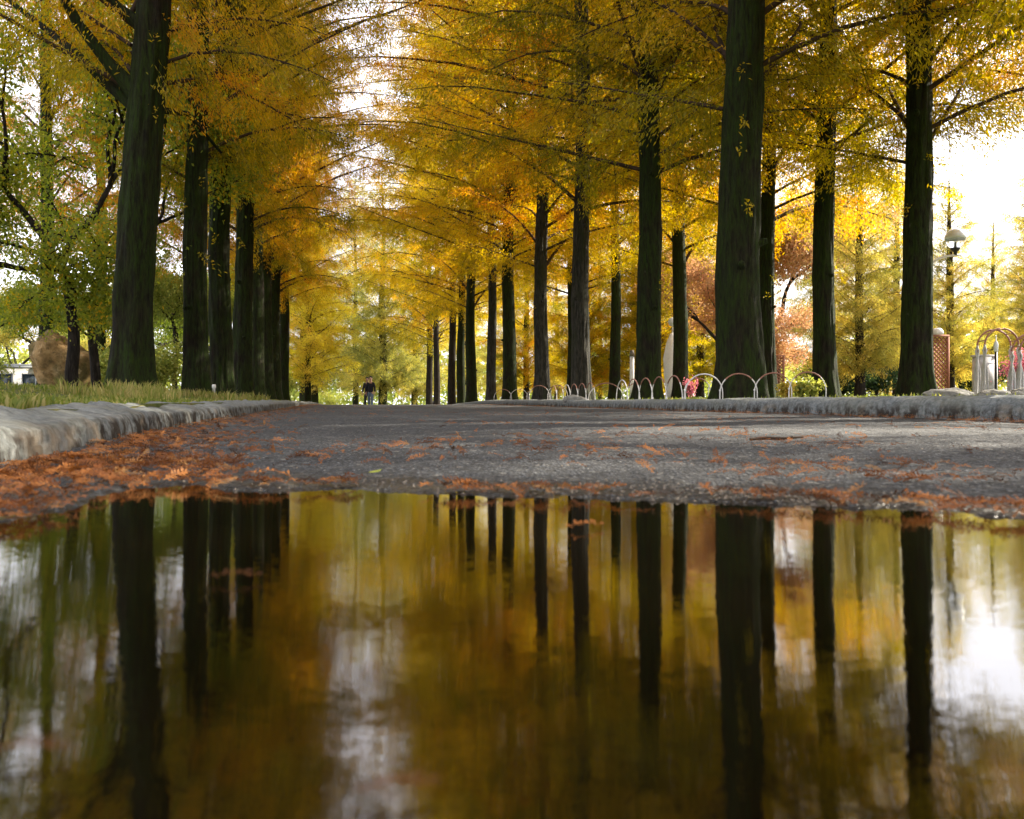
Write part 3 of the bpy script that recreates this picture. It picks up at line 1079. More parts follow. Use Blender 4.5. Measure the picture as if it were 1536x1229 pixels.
# right row
RROW = [(1112, 11.6, 0.275, 'thickest mossy redwood on the right, behind the near metal hoops', 1, 'bark'),
        (972, 15.5, 0.205, 'second redwood trunk of the right row, green with a lit right edge', 0, 'bark'),
        (872, 20.5, 0.205, 'third redwood trunk of the right row, grey green and knobbly', 2, 'bark_grey'),
        (813, 25.3, 0.20, 'fourth redwood trunk of the right row, pale grey bark', 1, 'bark_grey'),
        (764, 31.0, 0.235, 'fifth redwood trunk of the right row, dark and straight', 0, 'bark'),
        (737, 36.0, 0.19, 'sixth redwood trunk of the right row, slim and pale', 2, 'bark_grey'),
        (707, 42.0, 0.25, 'seventh redwood trunk of the right row, dark green and stout', 1, 'bark'),
        (692, 46.5, 0.22, 'eighth redwood trunk of the right row, touching the stout dark green one', 0, 'bark'),
        (678, 51.0, 0.22, 'ninth redwood trunk of the right row, dark and narrow', 2, 'bark_dark'),
        (655, 60.0, 0.22, 'tenth redwood trunk of the right row, dark, before the last one', 1, 'bark_dark'),
        (644, 66.0, 0.25, 'last redwood trunk of the right row, brown, nearest the end of the path', 0, 'bark_dark')]
for k, (px, d, r0, lab, kd, bk) in enumerate(RROW):
    redwood(px, d, r0, lab, GRP_R, 1, 140 + k, kd, ('olive', 'olive', 'gold', 'gold', 'olive', 'gold')[k % 6], bk=bk, detail=d < 27)
redwood(0, 6.4, 0.27, 'redwood whose trunk is out of frame and whose branches reach in at the upper right', GRP_R, 1, 160, 0, 'olive', u=5.35)
redwood(0, 0.8, 0.25, 'unseen shade redwood added in line with the right row, abreast of the puddle', GRP_R, 1, 161, 1, 'gold', u=5.35)  # this and the next three: added out of view to shade the near ground
redwood(0, -4.6, 0.25, 'unseen shade redwood added in line with the right row, behind the puddle', GRP_R, 1, 162, 2, 'gold', u=5.35)
redwood(0, 1.5, 0.24, 'unseen shade redwood added on the left verge, abreast of the puddle', GRP_L, -1, 163, 0, 'gold', u=-4.2)  # left pair, likewise added unseen for shade
redwood(0, -4.0, 0.24, 'unseen shade redwood added on the left verge, behind the puddle', GRP_L, -1, 164, 1, 'gold', u=-4.0)
# second row on the right
SROW = [(1376, 14.4, 0.225, 'dark redwood in front of the red lattice screen on the right', 1),
        (1238, 17.4, 0.205, 'mossy redwood standing alone between the thickest trunk and the lattice screen', 2),
        (1152, 19.8, 0.17, 'thin dark redwood half hidden behind the thickest right trunk', 0),
        (1020, 25.6, 0.21, 'redwood beside the white tapered pylon', 1),
        (922, 32.5, 0.20, 'slim redwood seen between the grey knobbly trunk and the lit-edged green trunk', 2),
        (857, 39.5, 0.20, 'dark redwood just left of and behind the grey knobbly trunk', 0)]
redwood(0, 9.3, 0.21, 'second row redwood off the right edge with sprays reaching in at the upper right', GRP_2, 1, 168, 0, 'olive', u=9.4)  # added as a sun blocker for the near path; its sprays also show
redwood(0, 4.0, 0.21, 'unseen redwood added to block sun, off the right edge abreast of the puddle', GRP_2, 1, 169, 1, 'gold', u=9.3)  # added out of view to keep sun off the near path and kerb
redwood(0, 15.0, 0.2, 'third row redwood off the right edge, spreading golden sprays above the globe lamp', GRP_2, 1, 167, 2, 'gold', u=13.6)
for k, (px, d, r0, lab, kd) in enumerate(SROW):
    redwood(px, d, r0, lab, GRP_2, 1, 170 + k, kd, ('olive', 'olive', 'gold')[k % 3], detail=d < 22)
redwood(70, 25, 0.2, 'amber conifer rising behind the boulder to the left of the leaning redwood', 'amber trees on the left lawn', -1, 195, 1, 'amber', detail=False, dz=0.0)
redwood(150, 31, 0.2, 'golden conifer just left of the thick leaning redwood, farther back', 'amber trees on the left lawn', -1, 196, 2, 'amber', detail=False)
redwood(302, 27, 0.17, 'amber conifer just behind the straight black-barked redwood', 'amber trees on the left lawn', -1, 197, 0, 'amber', detail=False)
# trees that close the view at the end of the avenue
redwood(462, 46, 0.16, 'bright yellow conifer with painted-in sunlight hanging low over the left kerb before the walkers', 'trees closing the avenue', -1, 188, 4, 'painted_sun_yellow', detail=False, cs=1.0)
redwood(574, 70, 0.33, 'broad olive redwood standing behind the two walkers at the end of the path', 'trees closing the avenue', 1, 190, 3, 'yelg', detail=False, cs=1.5)
redwood(470, 62, 0.30, 'shaded dark redwood clump left of the walkers', 'trees closing the avenue', -1, 191, 4, 'yelg', detail=False, cs=1.0)
redwood(533, 92, 0.30, 'pale green conifer farthest away on the axis of the path', 'trees closing the avenue', 1, 192, 4, 'yelg', detail=False, cs=1.75)
redwood(622, 84, 0.30, 'far yellow conifer right of the gap at the end of the path', 'trees closing the avenue', 1, 193, 3, 'yelg', detail=False, cs=1.5)


# broadleaf trees
def broadleaf(seed, H, fork, spread, r0, nleaf, leaf=0.085, lean=0.0, low=0.35, levels=4):
    r = np.random.default_rng(seed)
    mb = MB()
    tips = []

    def grow(p, dr, L, rad, lev):
        n = 6
        pts = [p]
        d = dr
        for j in range(n):
            d = d + r.normal(0, 0.13, 3)
            d = d / np.linalg.norm(d)
            p = p + d * L / n
            pts.append(p)
            if lev >= 2 and j > 1:
                tips.append((p, d, lev))
        mb.tube(np.array(pts), np.linspace(rad, rad * 0.62, n + 1), 9 if lev < 2 else 5, lev > 2)
        if lev >= levels:
            tips.append((p, d, lev))
            return
        for c in range(3 if lev else (2 if fork else 3)):
            a = r.uniform(0, 6.28)
            side = np.array([math.cos(a + c * 2.1), math.sin(a + c * 2.1), 0.1])
            nd_ = d * 0.75 + side * spread * r.uniform(0.6, 1.1) + np.array([0, 0, low * r.uniform(-0.4, 1.0)])
            nd_ = nd_ / np.linalg.norm(nd_)
            grow(p, nd_, L * r.uniform(0.62, 0.85), rad * 0.60, lev + 1)
    grow(np.array([0, 0, -0.1]), np.array([lean, 0, 1.0]), H * 0.30, r0, 0)
    P0 = np.array([q[0] for q in tips])
    w_ = r.integers(0, len(P0), nleaf)
    P = P0[w_] + r.normal(0, 0.24, (nleaf, 3)) * H / 7
    D = r.normal(0, 1, (nleaf, 3)) - np.array([0, 0, 0.5])
    D /= np.linalg.norm(D, axis=1, keepdims=True)
    cl = r.normal(0, 0.16, len(P0))
    T = np.clip(0.45 + cl[w_] + r.normal(0, 0.12, nleaf), 0, 1)
    V, Fc, T = fronds(P, D, r.uniform(0.7, 1.3, nleaf) * leaf, r.uniform(0.45, 0.7, nleaf) * leaf, T, r)
    return mb.mesh('trunk', M['bark_dark'], True), mesh_np('crown', V, Fc, M['green'], {'tint': ('FACE', T)})


BL = [broadleaf(51, 7.5, True, 0.75, 0.11, 11000), broadleaf(52, 7.0, True, 0.9, 0.10, 11000), broadleaf(53, 9, False, 0.9, 0.16, 34000, 0.10, 0, 0.1),
      broadleaf(54, 11, False, 0.8, 0.2, 36000, 0.14, 0, 0.25)]


def leafy(px, d, label, group, k, cs, rz, mat='green', x=None, dz=0.0, name='broadleaf_tree', sc=None):
    x = at(px, d) if x is None else x
    t = thing(name, label, 'tree', (x, d, lz(x, d) + dz), 0, group)
    s = (cs,) * 3 if sc is None else sc
    ob('trunk', BL[k][0], t, (0, 0, 0), rz, s)
    c = ob('crown', BL[k][1], t, (0, 0, 0), rz, s)
    if mat != 'green':
        setmat(c, M[mat])
    return t


GL = 'broadleaf trees on the left lawn'
leafy(110, 14.0, 'forked dark broadleaf tree standing in front of the boulder', GL, 0, 1.0, 0.4)
leafy(145, 16.5, 'slim forked broadleaf tree between the boulder and the thick leaning redwood', GL, 1, 1.0, 2.0)
leafy(-70, 13.0, 'broadleaf tree off the left edge with low dark branches reaching in', GL, 2, 0.66, 1.0)
leafy(0, 6.6, 'broadleaf tree with bright green leaves hanging in at the upper left corner', GL, 2, 0.80, 3.3, x=-5.2)
GB = 'trees behind the left lawn'
BGL = [(-40, 34, 'pale green tree at the far left behind the white building', 3, 0.62, 'paleg'),
       (70, 42, 'yellowish green tree rising behind the boulder', 2, 0.75, 'yelg'),
       (165, 36, 'pale green tree between the boulder and the thick leaning redwood', 3, 0.60, 'paleg'),
       (262, 33, 'grey green tree seen between the thick leaning redwood and the black-barked one', 3, 0.58, 'paleg'),
       (20, 68, 'far light green tree above the white building', 3, 0.9, 'paleg'),
       (215, 66, 'far green tree behind the thick leaning redwood', 3, 1.0, 'green'),
       (330, 60, 'far green tree behind the left row of redwoods', 3, 1.1, 'green')]
for k, (px, d, lab, kd, cs, mt) in enumerate(BGL):
    leafy(px, d, lab, GB, kd, cs, k * 1.3, mt)
# the park on the right
GP = 'park trees on the right'
PKT = [(1075, 33, 'rust pink tree behind the thickest right trunk', 'r', 0, 0.80, 'rust'),
       (1163, 38, 'rust red tree left of the lone mossy redwood', 'r', 1, 0.95, 'rust'),
       (1290, 30, 'yellow conifer right of the lone mossy redwood', 'p', 3, 0.72, 'yelg'),
       (1345, 40, 'yellow green conifer behind the trunk in front of the lattice screen', 'p', 4, 0.78, 'yelg'),
       (1425, 31, 'yellow conifer behind the lattice screen', 'p', 3, 0.62, 'yelg'),
       (1560, 27, 'olive yellow tree behind the garden arches', 'p', 4, 0.52, 'yelg'),
       (1490, 44, 'pale yellow conifer beyond the globe lamp', 'p', 4, 0.62, 'yelg'),
       (1235, 52, 'far yellow conifer between the rust red tree and the lone mossy redwood', 'p', 4, 1.0, 'yelg'),
       (950, 46, 'amber tree behind the white post', 'p', 3, 0.9, 'gold'),
       (1110, 58, 'far ochre conifer behind the thickest right trunk', 'p', 4, 0.95, 'yelg'),
       (835, 60, 'far yellow tree low between the grey trunks', 'p', 3, 0.85, 'yelg'),
       (900, 75, 'far yellow tree right of the grey knobbly trunk', 'p', 4, 1.0, 'yelg'),
       (760, 78, 'far yellow tree behind the fifth right trunk', 'p', 3, 1.1, 'yelg'),
       (1010, 80, 'far golden tree behind the white tapered pylon', 'p', 4, 1.2, 'gold'),
       (1330, 80, 'distant ochre tree above the dark hedge', 'p', 4, 1.0, 'yelg'),
       (880, 46, 'low golden conifer just right of the grey knobbly trunk', 'p', 3, 0.95, 'gold'),
       (985, 38, 'golden conifer between the lit-edged green trunk and the pylon', 'p', 4, 0.85, 'gold'),
       (1050, 43, 'olive conifer left of the rust pink tree', 'p', 3, 1.0, 'olive'),
       (790, 52, 'low golden conifer between the dark straight trunk and the pale grey one', 'p', 4, 0.9, 'gold'),
       (1575, 38, 'yellow conifer cut by the right edge behind the arches', 'p', 3, 0.9, 'yelg'),
       (1590, 60, 'olive tree at the far right edge', 'b', 3, 0.85, 'paleg'),
       (700, 95, 'distant yellow tree behind the right row', 'p', 4, 1.2, 'yelg')]
for k, (px, d, lab, ty, kd, cs, mt) in enumerate(PKT):
    if ty == 'p':
        redwood(px, d, 0.16 * cs + 0.03, lab, GP, 1, 210 + k, kd, mt, 'bark_dark', detail=False, cs=cs, rz=k * 1.7, name='park_conifer')
    elif ty == 'r':
        leafy(px, d, lab, GP, 3 if kd else 2, cs, k, mt)
    else:
        leafy(px, d, lab, GP, kd, cs, k, mt)


def far_woods():
    r = np.random.default_rng(77)
    n = 70000
    th = r.uniform(-1.15, 1.15, n)
    dist = r.uniform(112, 150, n)
    x = np.sin(th) * dist - 15
    y = np.cos(th) * dist
    top = 5.5 + 7 * (vnoise(th * 14 + 40, dist * 0.05) + 0.5) + 3.0 * vnoise(th * 50, dist * 0.1)
    z = land_z(x + SK * np.clip(y, -10, 130), y) + top * r.random(n) ** 0.8
    P = np.stack([x, y, z], -1)
    D = r.normal(0, 1, (n, 3)); D /= np.linalg.norm(D, axis=1, keepdims=True)
    V, Fc, T = fronds(P, D, r.uniform(0.5, 1.1, n), r.uniform(0.3, 0.55, n), np.clip(0.4 + 0.9 * vnoise(th * 22 + 9, z * 0.2) + r.normal(0, 0.15, n), 0, 1), r)
    o = ob('far_woods', mesh_np('far_woods', V, Fc, M['paleg'], {'tint': ('FACE', T)}))
    kind(o, 'stuff')
    o['label'] = 'pale green and yellow woods closing the horizon beyond the park'


far_woods()
# ---------------------------------------------------------------- shrubs and small plants
def shrub(name, label, cat, px, d, w_, h_, n, leaf, mat, seed, stems=10, group=None):
    r = np.random.default_rng(seed)
    x = at(px, d)
    t = thing(name, label, cat, (x, d, lz(x, d)), 0, group)
    mb = MB()
    tips = []
    for k in range(stems):
        a = r.uniform(0, 6.28)
        q = r.uniform(0.3, 1.0)
        e = np.array([math.cos(a) * w_ / 2 * q, math.sin(a) * w_ / 2 * q * 0.7, h_ * r.uniform(0.6, 1.0)])
        pts = np.array([e * s * np.array([s, s, 1]) for s in np.linspace(0, 1, 5)])
        mb.tube(pts, np.linspace(0.012, 0.004, 5), 5)
        tips += [pts[2], pts[3], pts[4], pts[4]]
    tips = np.array(tips)
    P = tips[r.integers(0, len(tips), n)] + r.normal(0, 1, (n, 3)) * np.array([w_ * 0.11, w_ * 0.11, h_ * 0.12])
    P[:, 2] = np.maximum(P[:, 2], 0.03)
    D = r.normal(0, 1, (n, 3)) + np.array([0, 0, 0.4])
    D /= np.linalg.norm(D, axis=1, keepdims=True)
    V, Fc, T = fronds(P, D, r.uniform(0.7, 1.3, n) * leaf, r.uniform(0.4, 0.6, n) * leaf, np.clip(r.normal(0.5, 0.22, n), 0, 1), r)
    ob('stem', mb.mesh('stem', M['twig'], True), t)
    ob('foliage', mesh_np('foliage', V, Fc, M[mat], {'tint': ('FACE', T)}), t)
    return t


shrub('flowering_shrub', 'pink flowering shrub at the right edge beside the garden arches', 'shrub', 1540, 19, 0.95, 0.85, 3500, 0.05, 'pink', 1)
shrub('flowering_shrub', 'dark pink shrub low behind the hoops next to the pylon', 'shrub', 1038, 21, 0.35, 0.45, 900, 0.045, 'pink', 2)
for k, (px, d, w_, h_, lab) in enumerate([(1265, 36, 3.0, 1.3, 'dark evergreen shrub right of the lone mossy redwood'), (1315, 37, 3.2, 1.5, 'larger dark evergreen shrub in the gap left of the lattice trunk'),
                                          (1455, 34, 2.6, 1.2, 'dark evergreen shrub between the lattice screen and the arches')]):
    shrub('evergreen_shrub', lab, 'shrub', px, d, w_, h_, 6000, 0.11, 'dark', 20 + k, 24, 'dark evergreen shrubs in the park')
for k, (px, d, w_, h_, lab) in enumerate([(1203, 13.5, 0.35, 0.22, 'yellow green leafy plant in the bed inside the near hoops'), (1180, 13.0, 0.22, 0.20, 'small yellow plant left of the leafy one inside the near hoops'),
                                          (1222, 14.0, 0.3, 0.26, 'bright green leafy plant beside the foot of the lone mossy redwood')]):
    shrub('leafy_plant', lab, 'plant', px, d, w_, h_, 260, 0.09, 'paleg' if k != 1 else 'yelg', 30 + k, 6, 'low plants in the hooped bed')
for k, (px, d, w_, h_, lab) in enumerate([(500, 76, 3.0, 1.6, 'yellowish bush at the end of the path left of the walkers'), (415, 45, 2.0, 1.4, 'green bush behind the pale sunlit left trunk'),
                                          (-25, 30, 2.0, 1.3, 'green bush left of the white building'), (240, 28, 2.6, 1.6, 'green bush between the leaning redwood and the black-barked one'),
                                          (172, 25, 1.8, 1.2, 'green bush right of the boulder')]):
    shrub('bush', lab, 'shrub', px, d, w_, h_, 5000, 0.10, 'paleg', 40 + k, 22, 'green bushes along the left and at the end')


# ---------------------------------------------------------------- boulder and stones
def rock(name, label, cat, x, d, size, seed, mat, shape=None, sink=0.1, group=None, rz=0.0):
    n, m_ = 48, 32
    th = np.linspace(0, 2 * math.pi, n, endpoint=False)
    ph = np.linspace(0.02, math.pi - 0.02, m_)
    V = []
    for p in ph:
        for a in th:
            v = Vector((math.sin(p) * math.cos(a), math.sin(p) * math.sin(a), math.cos(p)))
            k = 1 + 0.30 * mnoise.fractal(v * 0.9 + Vector((seed * 7.1, 0, 0)), 1.0, 2.0, 4) + 0.05 * mnoise.noise(v * 6 + Vector((seed, 0, 0))) + 0.10 * (mnoise.voronoi(v * 1.9 + Vector((seed, 2, 0)))[0][1] - mnoise.voronoi(v * 1.9 + Vector((seed, 2, 0)))[0][0] - 0.3) + 0.03 * mnoise.fractal(v * 9, 1.0, 2.0, 4)
            q = v * k
            if shape:
                q = shape(q)
            V.append((q.x * size[0] / 2, q.y * size[1] / 2, q.z * size[2] / 2 + size[2] / 2 - sink))
    i = np.arange(m_ - 1)[:, None] * n
    j = np.arange(n)[None]
    k = (j + 1) % n
    Fq = np.stack([i + j, i + n + j, i + n + k, i + k], -1).reshape(-1, 4)
    caps = np.array([[m_ * n - n + a, m_ * n - n + (a + 1) % n, m_ * n - n] for a in range(1, n - 1)] + [[0, (a + 1) % n, a] for a in range(1, n - 1)])
    return thing(name, label, cat, (x, d, lz(x, d)), rz, group, mesh_np(name, np.array(V), [Fq, caps[:, [1, 0, 2]]], M[mat], None, True))


def bshape(q):
    # two humps: a tall blunt one on the left, a lower round one on the right
    top = 1.0 - 0.34 * max(0, min(1, (q.x + 0.15) / 0.75))
    if q.z > 0:
        q.z *= top
    q.z = max(q.z, -0.92)
    s = 1.0 / max(1.0, (abs(q.x) ** 4 + abs(q.z) ** 4) ** 0.25)
    q.x *= (0.8 + 0.35 * s)
    if q.z > 0.35 and q.x > 0:
        q.x *= 0.85
    return q


rock('boulder', 'tall tan boulder with a lit right side on the left lawn', 'boulder', at(97, 18), 18, (1.16, 1.1, 1.42), 3, 'boulder', bshape, 0.12)
GS = 'flat grey stones behind the right kerb'
rock('flat_stone', 'flat grey stone behind the kerb nearest the lattice trunk', 'stone', at(1425, 11.5), 11.5, (0.62, 0.4, 0.20), 5, 'stone', None, 0.06, GS)
rock('flat_stone', 'smaller flat stone right of the first one below the garden arches', 'stone', at(1490, 11.8), 11.8, (0.5, 0.36, 0.17), 6, 'stone', None, 0.06, GS, 0.5)
rock('flat_stone', 'flat stone at the right edge of the picture', 'stone', at(1535, 12.2), 12.2, (0.45, 0.4, 0.17), 8, 'stone', None, 0.06, GS, 1.0)
rock('flat_stone', 'dark flat stone behind the kerb at the foot of the grey knobbly trunk', 'stone', at(862, 17), 17, (0.45, 0.35, 0.2), 9, 'stone', None, 0.06, GS, 0.2)


# ---------------------------------------------------------------- hoop fences
def hoop_fence(label, pts, height):
    """interlinked half hoops pushed into the ground along a polyline"""
    x0, d0 = pts[0]
    z0 = lz(x0, d0)
    t = thing('hoop_fence', label, 'hoop fence', (x0, d0, z0), 0, 'low hoop fences round the tree beds')
    for k in range(len(pts) - 1):
        (ax, ay), (bx, by) = pts[k], pts[k + 1]
        ex, ey = bx - ax, by - ay
        ax, ay, bx, by = ax - ex * 0.04, ay - ey * 0.04, bx + ex * 0.04, by + ey * 0.04
        za, zb = lz(ax, ay) - z0, lz(bx, by) - z0
        P = []
        w = math.hypot(bx - ax, by - ay)
        legh = max(0.02, height - w / 2)
        P.append((ax, ay, za - 0.08))
        for s in np.linspace(0, math.pi, 17):
            f = (1 - math.cos(s)) / 2
            P.append((ax + (bx - ax) * f, ay + (by - ay) * f, za + (zb - za) * f + legh + (height - legh) * math.sin(s)))
        P.append((bx, by, zb - 0.08))
        P = np.array(P) - np.array([x0, d0, 0])
        mb = MB()
        mb.tube(P, 0.0075, 8)
        o = ob('hoop', mb.mesh('hoop', M['pale_metal'], True), t)
        m2 = MB()
        m2.tube(P[5:-5], 0.009, 8)
        ob('hoop_crown', m2.mesh('hoop_crown', M['rusty_paint'] if (k + len(pts)) % 5 else M['pale_metal'], True), o)
        m3 = MB()
        m3.tube([P[1] - np.array([0, 0, -0.02]), P[1] + np.array([0, 0, 0.04])], 0.012, 8)
        ob('clip', m3.mesh('clip', M['pale_metal'], True), t)
    return t


def run(px0, px1, d0, d1, n):
    xa, xb = at(px0, d0), at(px1, d1)
    return [(xa + (xb - xa) * k / n, d0 + (d1 - d0) * k / n) for k in range(n + 1)]


def along(u, d0, d1, n):
    return [(xu(u, d0 + (d1 - d0) * k / n), d0 + (d1 - d0) * k / n) for k in range(n + 1)]


hoop_fence('low hoop fence crossing in front of the thickest right trunk', run(1030, 1237, 10.85, 10.9, 4), 0.36)
hoop_fence('low hoop fence running back along the kerb beside the pylon', along(4.05, 11.2, 14.2, 5), 0.36)
hoop_fence('low hoop fence round the foot of the lit-edged green trunk', run(884, 984, 16.6, 16.7, 2), 0.36)
hoop_fence('low hoop fence along the kerb at the grey knobbly trunk', along(4.05, 15.6, 19.5, 6), 0.36)
hoop_fence('low hoop fence in front of the pale grey fourth trunk', run(795, 850, 22.5, 22.6, 2), 0.42)
hoop_fence('low hoop fence in front of the dark straight fifth trunk', run(742, 815, 28.9, 29.0, 3), 0.42)
hoop_fence('low hoop fence behind the thickest trunk at the lone mossy redwood', run(1028, 1100, 13.6, 13.6, 2), 0.36)


# ---------------------------------------------------------------- park furniture
def lattice(label, px, d, wdt, h, cap):
    x = at(px, d)
    t = thing('lattice_screen', label, 'lattice screen', (x, d, lz(x, d)), 0.12, 'red lattice screens in the park')
    f = MB()
    for sx in (-1, 1):
        f.box((sx * wdt / 2, 0, h / 2 - 0.05), (0.05, 0.07, h + 0.1))
    f.box((0, 0, h + 0.0225), (wdt + 0.05, 0.07, 0.045))
    f.box((0, 0, 0.10), (wdt - 0.052, 0.06, 0.05))
    ob('frame', f.mesh('frame', M['red_brick']), t)
    g = MB()
    step = 0.105
    a, b = wdt / 2 - 0.027, h - 0.13
    k = -b
    while k < 2 * a + b:
        for sg in (1, -1):
            # line x = -a + k + s, z = .13 + s clipped to the frame
            s0, s1 = max(0, -k), min(b, 2 * a - k)
            if s1 - s0 > 0.03:
                p = [(-a + k + s0, 0.013 * sg, 0.13 + s0), (-a + k + s1, 0.013 * sg, 0.13 + s1)]
                if sg < 0:
                    p = [(-q[0], q[1], q[2]) for q in p]
                g.tube(p, 0.017, 6)
        k += step
    ob('lattice', g.mesh('lattice', M['red_brick'], True), t)
    if cap:
        c = MB()
        c.lathe([(0.0, 0.16), (0.07, 0.15), (0.12, 0.10), (0.14, 0.05), (0.14, 0.0), (0.0, 0.0)], (0.05, 0, h + 0.05), 20)
        ob('finial', c.mesh('finial', M['pale_metal'], True), t)
    return t


lattice('red lattice screen with a pale finial behind the second row trunk on the right', 1403, 20.5, 0.64, 1.42, True)
lattice('narrow red lattice screen right of the thickest trunk', 1168, 28, 0.34, 1.35, False)

# globe lamp on a curved arm
d = 19.0
x = at(1383, d)
zg = lz(x, d)
lp = thing('street_lamp', 'mushroom globe lamp on a curved arm behind the right trunk', 'street lamp', (x, d, zg))
mb = MB()
mb.lathe([(0.0, -0.1), (0.11, -0.1), (0.11, 0.35), (0.075, 0.42), (0.06, 1.0), (0.05, 3.2), (0.05, 3.25), (0.0, 3.27)], (0, 0, 0), 18)
ob('pole', mb.mesh('pole', M['pale_metal'], True), lp)
gx = at(1433, d) - x
gz = CAM_Z + (HOR - 383) / F * d - zg
mb = MB()
mb.tube([(0, 0, 3.1), (0.12, 0, gz - 0.26), (0.3, 0, gz - 0.11), (0.5, 0, gz - 0.03), (gx, 0, gz), (gx + 0.13, 0, gz + 0.0)], [0.035, 0.032, 0.03, 0.028, 0.026, 0.022], 10)
ob('arm', mb.mesh('arm', M['pale_metal'], True), lp)
hd = ob('lamp_head', None, lp, (gx, 0, gz))
mb = MB()
mb.lathe([(0.0, 0.0), (0.035, 0.0), (0.04, 0.07), (0.10, 0.13), (0.105, 0.16), (0.03, 0.165), (0.02, 0.30), (0.0, 0.31)], (0, 0, 0), 20)
ob('socket', mb.mesh('socket', M['black_metal'], True), hd)
mb = MB()
mb.lathe([(0.06, 0.14), (0.14, 0.20), (0.19, 0.28), (0.205, 0.36)], (0, 0, 0), 28)
ob('globe', mb.mesh('globe', M['clear'], True), hd)
mb = MB()
mb.lathe([(0.205, 0.355), (0.222, 0.36), (0.215, 0.43), (0.18, 0.51), (0.12, 0.565), (0.05, 0.59), (0.0, 0.592)], (0, 0, 0), 28)
ob('lamp_shade', mb.mesh('lamp_shade', M['globe'], True), hd)

# white tapered pylon with a ball on top
d = 29.0
x = at(1009, d)
t = thing('pylon', 'white tapered pylon with a pale ball on top between two right trunks', 'pylon', (x, d, lz(x, d)))
mb = MB()
H_ = CAM_Z + (HOR - 500) / F * d - lz(x, d)
mb.lathe([(0.0, -0.1), (0.20, -0.1), (0.24, 0.3), (0.30, 0.9), (0.32, H_ * 0.62), (0.22, H_ * 0.85), (0.07, H_), (0.0, H_)], (0, 0, 0), 20)
ob('body', mb.mesh('body', M['white_paint'], True), t)
mb = MB()
mb.lathe([(0.0, 0.0), (0.03, 0.0), (0.03, 0.2), (0.0, 0.2)], (0, 0, H_), 12)
ob('neck', mb.mesh('neck', M['pale_metal'], True), t)
mb = MB()
q = np.linspace(0.05, math.pi - 0.05, 18)
mb.lathe(np.stack([0.155 * np.sin(q), -0.155 * np.cos(q)], -1), (0, 0, H_ + 0.38), 24)
ob('ball', mb.mesh('ball', M['globe'], True), t)

# white square post
d = 22.0
x = at(948, d)
t = thing('post', 'slim white post with a tan cap left of the lit-edged green trunk', 'post', (x, d, lz(x, d)))
ph_ = CAM_Z + (HOR - 535) / F * d - lz(x, d)
mb = MB()
mb.box((0, 0, ph_ / 2 - 0.05), (0.10, 0.10, ph_ + 0.1))
ob('shaft', mb.mesh('shaft', M['white_paint']), t)
mb = MB()
mb.box((0, 0, ph_ + 0.08), (0.125, 0.125, 0.16), 0, 0.7)
ob('cap', mb.mesh('cap', M['gravel_stone']), t)


# garden arches at the right edge
def arch(label, pxa, pxb, d, top_y):
    xa, xb = at(pxa, d), at(pxb, d)
    z = lz(xa, d)
    t = thing('garden_arch', label, 'garden arch', (xa, d, z), 0, 'rusty garden arches at the right edge')
    W = xb - xa
    top = CAM_Z + (HOR - top_y) / F * d - z
    sp = top - W / 2
    for yy, mt in ((0.0, 'rusty_paint'), (0.30, 'rusty_paint')):
        mb = MB()
        th = np.linspace(math.pi, 0, 25)
        P = [(0, yy, sp - 0.25)] + [(W / 2 + W / 2 * math.cos(s), yy, sp + W / 2 * math.sin(s)) for s in th] + [(W, yy, sp - 0.25)]
        mb.tube(P, 0.021, 8)
        ob('hoop', mb.mesh('hoop', M[mt], True), t)
    mb = MB()
    for s in np.linspace(0.3, math.pi - 0.3, 6):
        c = (W / 2 + W / 2 * math.cos(s), sp + W / 2 * math.sin(s))
        mb.tube([(c[0], 0.0, c[1]), (c[0], 0.30, c[1])], 0.012, 6)
    ob('cross_bar', mb.mesh('cross_bar', M['rusty_paint'], True), t)
    for xx in (0, W):
        for yy in (0, 0.30):
            mb = MB()
            for k in range(3):
                a = k * 2.1
                dx, dy = 0.05 * math.cos(a), 0.05 * math.sin(a)
                mb.tube([(xx + dx * 1.6, yy + dy, -0.1), (xx + dx, yy + dy, sp * 0.5), (xx - dx * 0.7, yy - dy * 0.7, sp - 0.1), (xx + dx * 0.3, yy, sp + 0.02)], [0.028, 0.026, 0.022, 0.018], 8)
            ob('post', mb.mesh('post', M['grey_concrete'], True), t)
    return t


arch('rusty hooped garden arch on grey posts behind the flat stones', 1477, 1528, 19.0, 493)
arch('second rusty garden arch cut by the right edge of the picture', 1530, 1584, 18.4, 500)
d = 20.0
x = at(1476, d)
mb = MB()
mb.box((0, 0, 0.42), (0.46, 0.22, 0.94), 0, 0.96)
mb.box((0, 0, 0.915), (0.50, 0.26, 0.05))
mb.box((0, -0.118, 0.5), (0.30, 0.012, 0.5))
thing('stone_plinth', 'grey concrete plinth behind the left post of the rusty arch', 'plinth', (x, d, lz(x, d)), 0.1, None, mb.mesh('stone_plinth', M['grey_concrete']))
d = 17.5
x = at(1494, d)
t = thing('bollard_light', 'black pole with a pale lantern head under the rusty arch', 'bollard light', (x, d, lz(x, d)))
bh = CAM_Z + (HOR - 528) / F * d - lz(x, d)
mb = MB()
mb.lathe([(0.0, -0.1), (0.045, -0.1), (0.045, 0.05), (0.03, 0.07), (0.028, bh), (0.0, bh)], (0, 0, 0), 16)
ob('pole', mb.mesh('pole', M['black_metal'], True), t)
mb = MB()
mb.lathe([(0.0, 0.0), (0.03, 0.0), (0.04, 0.02), (0.045, 0.16), (0.03, 0.2), (0.012, 0.22), (0.01, 0.34), (0.0, 0.35)], (0, 0, bh), 18)
ob('lantern', mb.mesh('lantern', M['globe'], True), t)

